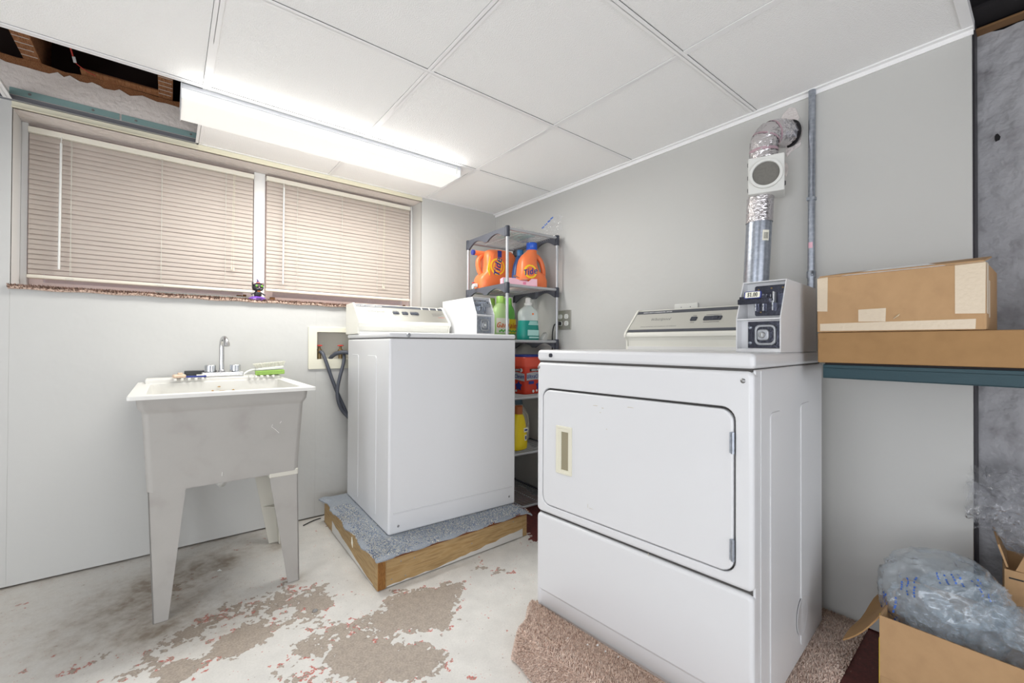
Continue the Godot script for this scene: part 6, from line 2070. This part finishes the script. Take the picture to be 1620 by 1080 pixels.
func build_rack():
	var t := thing("storage_rack", "dark teal steel storage rack along the wall right of the dryer", "storage rack", Vector3(-0.40, 0, 2.165))
	var st := ST()
	bx(st, Vector3(0, 0.882, 0), Vector3(0.002, 0.9205, 1.0), 0.0008)
	bx(st, Vector3(0, 0.883, 0), Vector3(0.014, 0.885, 1.0), 0.0006)
	bx(st, Vector3(0, 0.910, 0), Vector3(0.018, 0.912, 1.0), 0.0006)
	obj("front_beam", st, M.rack_teal, t)
	st = ST()
	bx(st, Vector3(0.385, 0.883, 0), Vector3(0.397, 0.926, 1.0), 0.001)
	bx(st, Vector3(0.002, 0.889, 0), Vector3(0.386, 0.922, 0.003), 0.001)
	obj("rear_beam", st, M.rack_teal, t)
	obj("deck", boxm(Vector3(0.003, 0.9125, 0.004), Vector3(0.384, 0.9262, 1.0), 0.001), M.void, t)  # deck coloured near black for the shaded gap under the flat carton
	for x in [0.0, 0.36]:
		st = ST()
		bx(st, Vector3(x, 0.0, 0.95), Vector3(x + 0.036, 1.6, 0.953), 0.0008)
		bx(st, Vector3(x, 0.0, 0.95), Vector3(x + 0.002, 1.6, 1.0), 0.0008)
		obj("upright", st, M.rack_teal, t)
	# long flat carton on the rack
	t = thing("flat_carton", "long flat brown carton lying on the teal rack under the taped box", "carton", Vector3(-0.403, 0.9265, 2.152))
	st = ST()
	rbox(st, Vector3(0.18, 0.0435, 0.42), Vector3(0.36, 0.087, 0.84), 0.004, Transform3D(), 2)
	obj("carton", st, M.card_dark, t)
	st = ST()
	bx(st, Vector3(-0.0004, 0.07, 0.004), Vector3(0.0006, 0.0706, 0.022), 0.0001)
	bx(st, Vector3(-0.0004, 0.066, 0.004), Vector3(0.0006, 0.0666, 0.022), 0.0001)
	obj("stamp", st, M.card_edge, t)
	# taped box on top of it
	t = thing("taped_box", "brown cardboard box patched with pale packing tape, topmost on the rack", "carton", Vector3(-0.400, 1.0145, 2.150), -0.6)
	var L := 0.338
	var H := 0.160
	var D := 0.25
	st = ST()
	rbox(st, Vector3(D / 2, H / 2, L / 2), Vector3(D, H, L), 0.004, Transform3D(), 2)
	obj("carton", st, M.card, t)
	st = ST()
	# lifted top flap with its corrugated edge
	plate(st, [Vector3(0.006, H + 0.0005, 0.005), Vector3(0.006, H + 0.0005, L - 0.004), Vector3(0.17, H + 0.030, L - 0.004), Vector3(0.17, H + 0.026, 0.014)], Vector3(-0.0005, 0.004, 0))
	obj("top_flap", st, M.card, t)
	st = ST()
	plate(st, [Vector3(0.0, H - 0.001, 0.06), Vector3(0.0, H - 0.001, 0.27), Vector3(0.05, H + 0.0155, 0.23), Vector3(0.05, H + 0.0145, 0.12)], Vector3(-0.001, 0.0006, 0))
	obj("address_label", st, M.white_ink, t)
	for q in [[0.001, H - 0.1, 0.026, H - 0.001], [L - 0.052, 0.038, L - 0.002, H - 0.002], [0.008, 0.002, L - 0.018, 0.026], [0.098, 0.026, 0.156, 0.062]]:
		st = ST()
		var wob := 0.002
		slab(st, PackedVector2Array([Vector2(q[0], q[1] + wob), Vector2(q[2], q[1]), Vector2(q[2] + wob * 0.5, q[3]), Vector2(q[0], q[3] - wob * 0.5)]), 0.0001, 0.0006, 0.0002, AX(Vector3(0, 0, 1), Vector3.UP, Vector3.ZERO), true)
		obj("packing_tape", st, M.tape, t)
	st = ST()
	bx(st, Vector3(0.001, 0.038, L - 0.0002), Vector3(0.04, H - 0.002, L + 0.0005), 0.0002)
	bx(st, Vector3(0.05, 0.03, L - 0.0002), Vector3(0.07, H - 0.04, L + 0.0005), 0.0002)
	bx(st, Vector3(0.002, H - 0.0003, L - 0.052), Vector3(0.05, H + 0.0005, L - 0.002), 0.0002)
	bx(st, Vector3(0.002, H - 0.0003, 0.001), Vector3(0.05, H + 0.0005, 0.026), 0.0002)
	obj("packing_tape", st, M.tape, t)
	st = ST()
	tube(st, [Vector3(-0.001, 0.033, 0.172), Vector3(-0.002, 0.041, 0.182), Vector3(-0.0005, 0.045, 0.185)], [0.0012, 0.0025, 0.0006], 6)
	obj("dent", st, M.card_inner, t)

# open carton: inner size, wall thickness, height
func open_carton(t: Node3D, sx: float, h: float, sz: float, m: Material):
	var e := 0.004
	for q in [["front_wall", Vector3(0, 0, 0), Vector3(e, h, sz)], ["rear_wall", Vector3(sx - e, 0, 0), Vector3(sx, h, sz)], ["side_wall", Vector3(e, 0, 0), Vector3(sx - e, h, e)], ["side_wall", Vector3(e, 0, sz - e), Vector3(sx - e, h, sz)], ["carton_bottom", Vector3(e, 0, e), Vector3(sx - e, e, sz - e)]]:
		obj(q[0], boxm(q[1], q[2], 0.0008), m, t)
	var st := ST()
	var z := 0.006
	while z < sz - 0.01:
		bx(st, Vector3(0.0008, h - 0.0006, z), Vector3(e - 0.0008, h + 0.0007, z + 0.008), 0.0002)
		z += 0.016
	obj("corrugated_edge", st, M.card_edge, t)

# crumpled inflated film: ridged noise in three sizes over a squarish ellipsoid
func pillow(c: Vector3, r: Vector3, sd: int, crease: float, deg := Vector3.ZERO, sharp := 2.2) -> Array:
	var nz := FastNoiseLite.new()
	nz.seed = sd
	nz.frequency = 1.0
	nz.noise_type = FastNoiseLite.TYPE_SIMPLEX
	nz.fractal_octaves = 1
	var b := Basis.from_euler(deg * PI / 180.0)
	var rows := []
	for j in 57:
		var row := PackedVector3Array()
		var th := PI * (0.004 + 0.992 * j / 56.0)
		for i in 84:
			var a := TAU * i / 84
			var d := Vector3(sin(th) * cos(a), cos(th), sin(th) * sin(a))
			var e := Vector3(signf(d.x) * pow(absf(d.x), 0.8), signf(d.y) * pow(absf(d.y), 0.8), signf(d.z) * pow(absf(d.z), 0.8))
			var wp := d + Vector3(nz.get_noise_3dv(d * 1.5 + Vector3(9, 0, 0)), nz.get_noise_3dv(d * 1.5 + Vector3(0, 9, 0)), 0) * 0.35
			var q := absf(nz.get_noise_3dv(wp * 1.3))
			var q2 := absf(nz.get_noise_3dv(wp * 3.1 + Vector3(4, 2, 1)))
			var q3 := absf(nz.get_noise_3dv(wp * 7.5 + Vector3(1, 5, 3)))
			var k := 1.0 + crease * (0.35 - sharp * 0.6 * q) + crease * 0.34 * (0.2 - q2) + crease * 0.1 * (0.2 - q3)
			row.append(c + b * (e * r * k))
		rows.append(row)
	return rows

func build_floor_boxes():
	var t := thing("open_carton", "open brown cardboard carton on the floor holding inflated plastic air pillows", "carton", Vector3(-0.402, 0.001, 2.292), 0.0)
	var h := 0.255
	open_carton(t, 0.30, h, 0.46, M.card)
	var st := ST()
	# flaps: one bent outwards on the left, one torn stub at the corner
	var A := Vector3(0.002, h, 0.001)
	var B := Vector3(0.225, h, -0.001)
	var rows := []
	for j in 7:
		var v := j / 6.0
		var row := PackedVector3Array()
		for i in 9:
			var u := i / 8.0
			var p := A.lerp(B, u)
			var out := Vector3(0.01 + 0.03 * u, -0.115 * v * (1.0 - 0.42 * u) - 0.012 * sin(PI * v), -0.085 * v * (1.0 - 0.35 * u))
			row.append(p + Vector3(out.x * v, out.y + 0.006 * sin(u * 9.0) * v, out.z))
		rows.append(row)
	surf(st, rows, false, false)
	var under := []
	for r in rows:
		var row := PackedVector3Array()
		for p in r: row.append(p + Vector3(0.001, -0.0022, 0.0028))
		under.append(row)
	surf(st, under, false, false, true)
	for k in 8: quad(st, rows[6][k], rows[6][k + 1], under[6][k + 1], under[6][k])
	for k in 6: quad(st, rows[k][0], rows[k + 1][0], under[k + 1][0], under[k][0])
	obj("side_flap", st, M.card_dark, t)
	st = ST()
	bx(st, Vector3(0.004, h - 0.05, -0.0008), Vector3(0.012, h, 0.0), 0.0002)
	bx(st, Vector3(0.0, 0.02, -0.0008), Vector3(0.006, h - 0.06, 0.0), 0.0002)
	obj("edge_print", st, M.bright_yellow, t)
	st = ST()
	plate(st, [Vector3(-0.0005, h - 0.16, 0.004), Vector3(-0.0005, h - 0.16, 0.07), Vector3(-0.012, h - 0.20, 0.06), Vector3(-0.004, h - 0.21, 0.003)], Vector3(-0.0005, 0.002, 0))
	obj("torn_layer", st, M.card, t)
	# inflated film pillows
	t = thing("air_pillow", "inflated clear plastic air pillow with blue print, left in the open carton", "air pillow", Vector3(-0.235, 0.262, 2.39), 0.0, "plastic air pillows in the open carton")
	st = ST()
	var big := pillow(Vector3(0, 0.015, 0), Vector3(0.118, 0.128, 0.128), 4, 0.10, Vector3(-8, 0, 0))
	surf(st, big, true)
	obj("film", st, M.film, t)
	st = ST()
	surf(st, pillow(Vector3(-0.045, 0.06, 0.05), Vector3(0.075, 0.055, 0.085), 23, 0.22, Vector3(-14, 8, 12)), true)
	surf(st, pillow(Vector3(-0.06, 0.0, -0.02), Vector3(0.055, 0.05, 0.08), 29, 0.25, Vector3(20, -8, 0)), true)
	obj("folded_film", st, M.film, t)
	st = ST()
	for q in [[26, 40, [[50, 0], [52, 0], [54, 0], [56, 0]], 0.0045], [16, 24, [[44, 0], [46, 0], [48, 0]], 0.004], [12, 17, [[34, 0], [36, 0], [38, 0], [40, 0]], 0.004], [14, 22, [[28, 0], [30, 0]], 0.004]]: print_on(st, big, q[0], q[1], q[2], q[3])
	obj("blue_print", st, M.film_ink, t).set_meta("kind", "stuff")
	t = thing("air_pillow", "slumped clear air pillow at the right of the open carton, without print", "air pillow", Vector3(-0.25, 0.235, 2.555), 0.0, "plastic air pillows in the open carton")
	st = ST()
	surf(st, pillow(Vector3.ZERO, Vector3(0.115, 0.075, 0.12), 11, 0.2, Vector3(10, 0, 0)), true)
	surf(st, pillow(Vector3(-0.035, 0.045, 0.02), Vector3(0.075, 0.045, 0.09), 17, 0.2, Vector3(25, 10, 0)), true)
	obj("film", st, M.film, t)
	# second carton further back
	t = thing("rear_carton", "brown carton standing behind the air pillows, crumpled wrap on top", "carton", Vector3(-0.125, 0.001, 2.50), 4.0)
	open_carton(t, 0.17, 0.375, 0.36, M.card)
	st = ST()
	plate(st, [Vector3(0.002, 0.376, 0.02), Vector3(0.002, 0.376, 0.34), Vector3(-0.004, 0.425, 0.33), Vector3(-0.004, 0.422, 0.035)], Vector3(0.004, 0, 0))
	plate(st, [Vector3(0.012, 0.376, 0.004), Vector3(0.16, 0.376, 0.004), Vector3(0.15, 0.44, -0.02), Vector3(0.02, 0.43, -0.012)], Vector3(0, 0.001, 0.004))
	obj("top_flap", st, M.card, t)
	st = ST()
	bx(st, Vector3(-0.0006, 0.352, 0.008), Vector3(0.001, 0.356, 0.034), 0.0003)
	bx(st, Vector3(-0.0006, 0.298, 0.045), Vector3(0.001, 0.303, 0.075), 0.0003, X(Vector3.ZERO))
	obj("hand_slot", st, M.black, t)
	# loose plastic wrap heaped on it
	t = thing("plastic_wrap", "heap of crumpled clear plastic wrap above the rear carton at far right", "plastic wrap", Vector3(-0.02, 0.50, 2.53))
	st = ST()
	film(st, Vector3(0.03, 0.045, 0.0), Vector3(0.05, 0.03, 0.19), Vector3(-0.05, 0.14, -0.02), 0.035, 26, 3, 0.3)
	film(st, Vector3(0.0, 0.0, 0.01), Vector3(0.03, -0.02, 0.24), Vector3(-0.07, 0.09, 0.0), 0.035, 26, 8, 0.3)
	film(st, Vector3(-0.02, -0.04, 0.02), Vector3(-0.02, -0.05, 0.19), Vector3(-0.03, 0.10, 0.04), 0.03, 26, 15, 0.4)
	film(st, Vector3(-0.03, -0.01, -0.055), Vector3(-0.02, 0.01, 0.11), Vector3(-0.02, 0.035, 0.0), 0.014, 16, 21, 0.4)
	film(st, Vector3(0.04, 0.09, -0.01), Vector3(0.0, 0.02, 0.14), Vector3(0.03, 0.06, 0.0), 0.025, 18, 26, 0.3)
	film(st, Vector3(-0.02, -0.075, 0.01), Vector3(0.02, -0.04, 0.07), Vector3(0.0, 0.07, 0.02), 0.02, 14, 33)
	obj("film", st, M.film_clear, t)

# rows of small marks lying on a pillow's skin
func print_on(st, rows: Array, j0: int, j1: int, cols: Array, high: float):
	for c in cols:
		var i: int = c[0]
		for j in range(j0, j1):
			if (j * 7 + i * 3) % 5 == 0: continue
			var a: Vector3 = rows[j][i]; var b: Vector3 = rows[j + 1][i]; var d: Vector3 = rows[j][i + 1]
			var n := (b - a).cross(d - a).normalized()
			if n.dot(a) < 0: n = -n
			a += n * 0.0018; b += n * 0.0018
			var w: Vector3 = (d - rows[j][i]).normalized() * high
			var e := a.lerp(b, 0.7)
			quad(st, a, e, e + w, a + w)

func build_small_things():
	# novelty cat on the sill
	var t := thing("cat_figurine", "small plastic black cat in a witch hat on a purple base on the window sill", "figurine", Vector3(-1.532, 1.1995, -0.018), 14.0)
	var st := ST()
	body(st, [[0.0, 0.044, 0.026, 2], [0.004, 0.046, 0.028, 2], [0.012, 0.041, 0.025, 2], [0.019, 0.030, 0.019, 2], [0.022, 0.016, 0.010, 2], [0.0225, 0.001, 0.001, 2]], Transform3D(), 32)
	var b := obj("base", st, M.purple, t)
	st = ST()
	bx(st, Vector3(-0.016, 0.0085, 0.0255), Vector3(0.014, 0.0115, 0.027), 0.0005)
	obj("panel", st, M.black, b)
	st = ST()
	body(st, [[0.020, 0.010, 0.009, 2], [0.025, 0.0175, 0.014, 2], [0.036, 0.0185, 0.0145, 2], [0.046, 0.014, 0.012, 2], [0.054, 0.008, 0.008, 2]], Transform3D(), 24)
	for s in [-1.0, 1.0]:
		tube(st, smooth([Vector3(s * 0.013, 0.043, 0.003), Vector3(s * 0.023, 0.036, 0.006), Vector3(s * 0.034, 0.030, 0.008)], 4), 0.0032, 8)
	obj("body", st, M.cat_black, t)
	st = ST()
	body(st, [[0.050, 0.012, 0.010, 2.4], [0.054, 0.022, 0.017, 2.6], [0.066, 0.0265, 0.020, 2.8], [0.078, 0.026, 0.0195, 2.8], [0.088, 0.020, 0.015, 2.5], [0.091, 0.008, 0.006, 2]], Transform3D(), 28)
	for s in [-1.0, 1.0]: lathe(st, V2([0.0085, 0.0, 0.006, 0.009, 0.0, 0.016]), X(Vector3(s * 0.0205, 0.082, 0.002), Vector3(0, 0, -s * 25)), 12)
	var hd := obj("head", st, M.cat_black, t)
	st = ST()
	for s in [-1.0, 1.0]: lathe(st, V2([0.0, 0.002, 0.0035, 0.0015, 0.0055, 0.0]), X(Vector3(s * 0.0125, 0.0755, 0.0192), Vector3(90, 0, s * 12)), 16)
	obj("eye", st, M.cat_green, hd)
	st = ST()
	for s in [-1.0, 1.0]: rbox(st, Vector3(s * 0.0125, 0.0755, 0.0212), Vector3(0.0022, 0.0075, 0.0016), 0.0007, Transform3D(), 1)
	obj("pupil", st, M.black, hd)
	st = ST()
	rbox(st, Vector3(0.0, 0.069, 0.0206), Vector3(0.0055, 0.0035, 0.002), 0.0009, Transform3D(), 1)
	for s in [-1.0, 1.0]: rbox(st, Vector3(s * 0.0212, 0.087, 0.008), Vector3(0.0055, 0.007, 0.002), 0.0009, Transform3D(), 1)
	obj("nose", st, M.pink, hd)
	st = ST()
	tube(st, smooth([Vector3(-0.014, 0.0625, 0.0200), Vector3(-0.007, 0.0605, 0.0208), Vector3(0, 0.0635, 0.021), Vector3(0.007, 0.0605, 0.0208), Vector3(0.014, 0.0625, 0.0200)], 4), 0.0007, 5)
	obj("mouth", st, M.silver_label, hd)
	st = ST()
	lathe(st, V2([0.0, 0.0, 0.017, 0.0, 0.0175, 0.0015, 0.009, 0.0025, 0.006, 0.009, 0.003, 0.017, 0.0, 0.0195]), X(Vector3(0.001, 0.0895, 0.002), Vector3(0, 0, 6)), 20)
	tube(st, [Vector3(-0.001, 0.106, 0.002), Vector3(-0.0045, 0.1105, 0.002), Vector3(-0.008, 0.1115, 0.002)], [0.003, 0.002, 0.0006], 8)
	var hat := obj("hat", st, M.purple_dark, hd)
	st = ST()
	lathe(st, V2([0.0098, 0.002, 0.0086, 0.0052]), X(Vector3(0.001, 0.0895, 0.002), Vector3(0, 0, 6)), 20)
	obj("hat_band", st, M.hat_orange, hat)
	st = ST()
	for s in [-1.0, 1.0]: rbox(st, Vector3(s * 0.0038, 0.0485, 0.0125), Vector3(0.006, 0.0045, 0.003), 0.001, X(Vector3.ZERO), 1)
	obj("bow_tie", st, M.hat_orange, t)
	# things lying on the floor
	st = ST()
	lathe(st, V2([0.0, 0.0018, 0.0075, 0.0018, 0.008, 0.0024, 0.0095, 0.0024, 0.0097, 0.0014, 0.0095, 0.0]), Transform3D(), 24)
	tag(obj("coin", st, M.chrome_worn, self, X(Vector3(-1.47, 0.001, 0.905))), "single silver coin lying on the worn floor paint in front of the sink", "coin")
	st = ST()
	tube(st, smooth([Vector3(-1.325, 0.004, 0.085), Vector3(-1.29, 0.004, 0.062), Vector3(-1.25, 0.004, 0.043), Vector3(-1.225, 0.004, 0.04)], 6), 0.0026, 6)
	tag(obj("wire_scrap", st, M.black), "short piece of black wire lying on the floor by the timber platform", "wire")
	st = ST()
	for k in 6: tube(st, [Vector3(-0.005 + 0.002 * k, 0.002, 0.0), Vector3(0.004 + 0.001 * k, 0.003, -0.008 + 0.003 * k)], 0.0016, 5)
	tag(obj("lint_tuft", st, M.plastic_white, self, X(Vector3(-1.72, 0.0015, 0.36))), "white tuft of lint lying on the stained floor under the sink", "lint")
	# seen in the gap above the ceiling
	st = ST()
	rbox(st, Vector3(0, 0.0, 0), Vector3(0.30, 0.011, 0.036), 0.003, X(Vector3.ZERO, Vector3(0, 0, 0)), 1)
	tag(obj("wood_lath", st, M.joist, self, X(Vector3(-2.05, 2.1305, 0.008), Vector3(-14, -3, -1.5))), "splintered strip of wood lath lying above the plaster in the ceiling gap", "wood strip")
	t = thing("wire_tag", "white tag on a red wire hanging in the dark ceiling gap", "tag", Vector3(-2.212, 2.149, 0.055))
	st = ST()
	rbox(st, Vector3.ZERO, Vector3(0.010, 0.024, 0.003), 0.001, X(Vector3.ZERO, Vector3(0, 0, 12)), 1)
	obj("tag", st, M.white_ink, t)
	st = ST()
	tube(st, smooth([Vector3(-0.004, 0.012, 0), Vector3(-0.014, 0.06, 0.03), Vector3(-0.016, 0.12, 0.07), Vector3(-0.012, 0.2, 0.12)], 5), 0.003, 6)
	tube(st, smooth([Vector3(0.004, -0.012, 0), Vector3(0.03, -0.022, -0.02), Vector3(0.06, -0.02, -0.05)], 4), 0.0015, 6)
	obj("wire", st, M.red_valve, t)
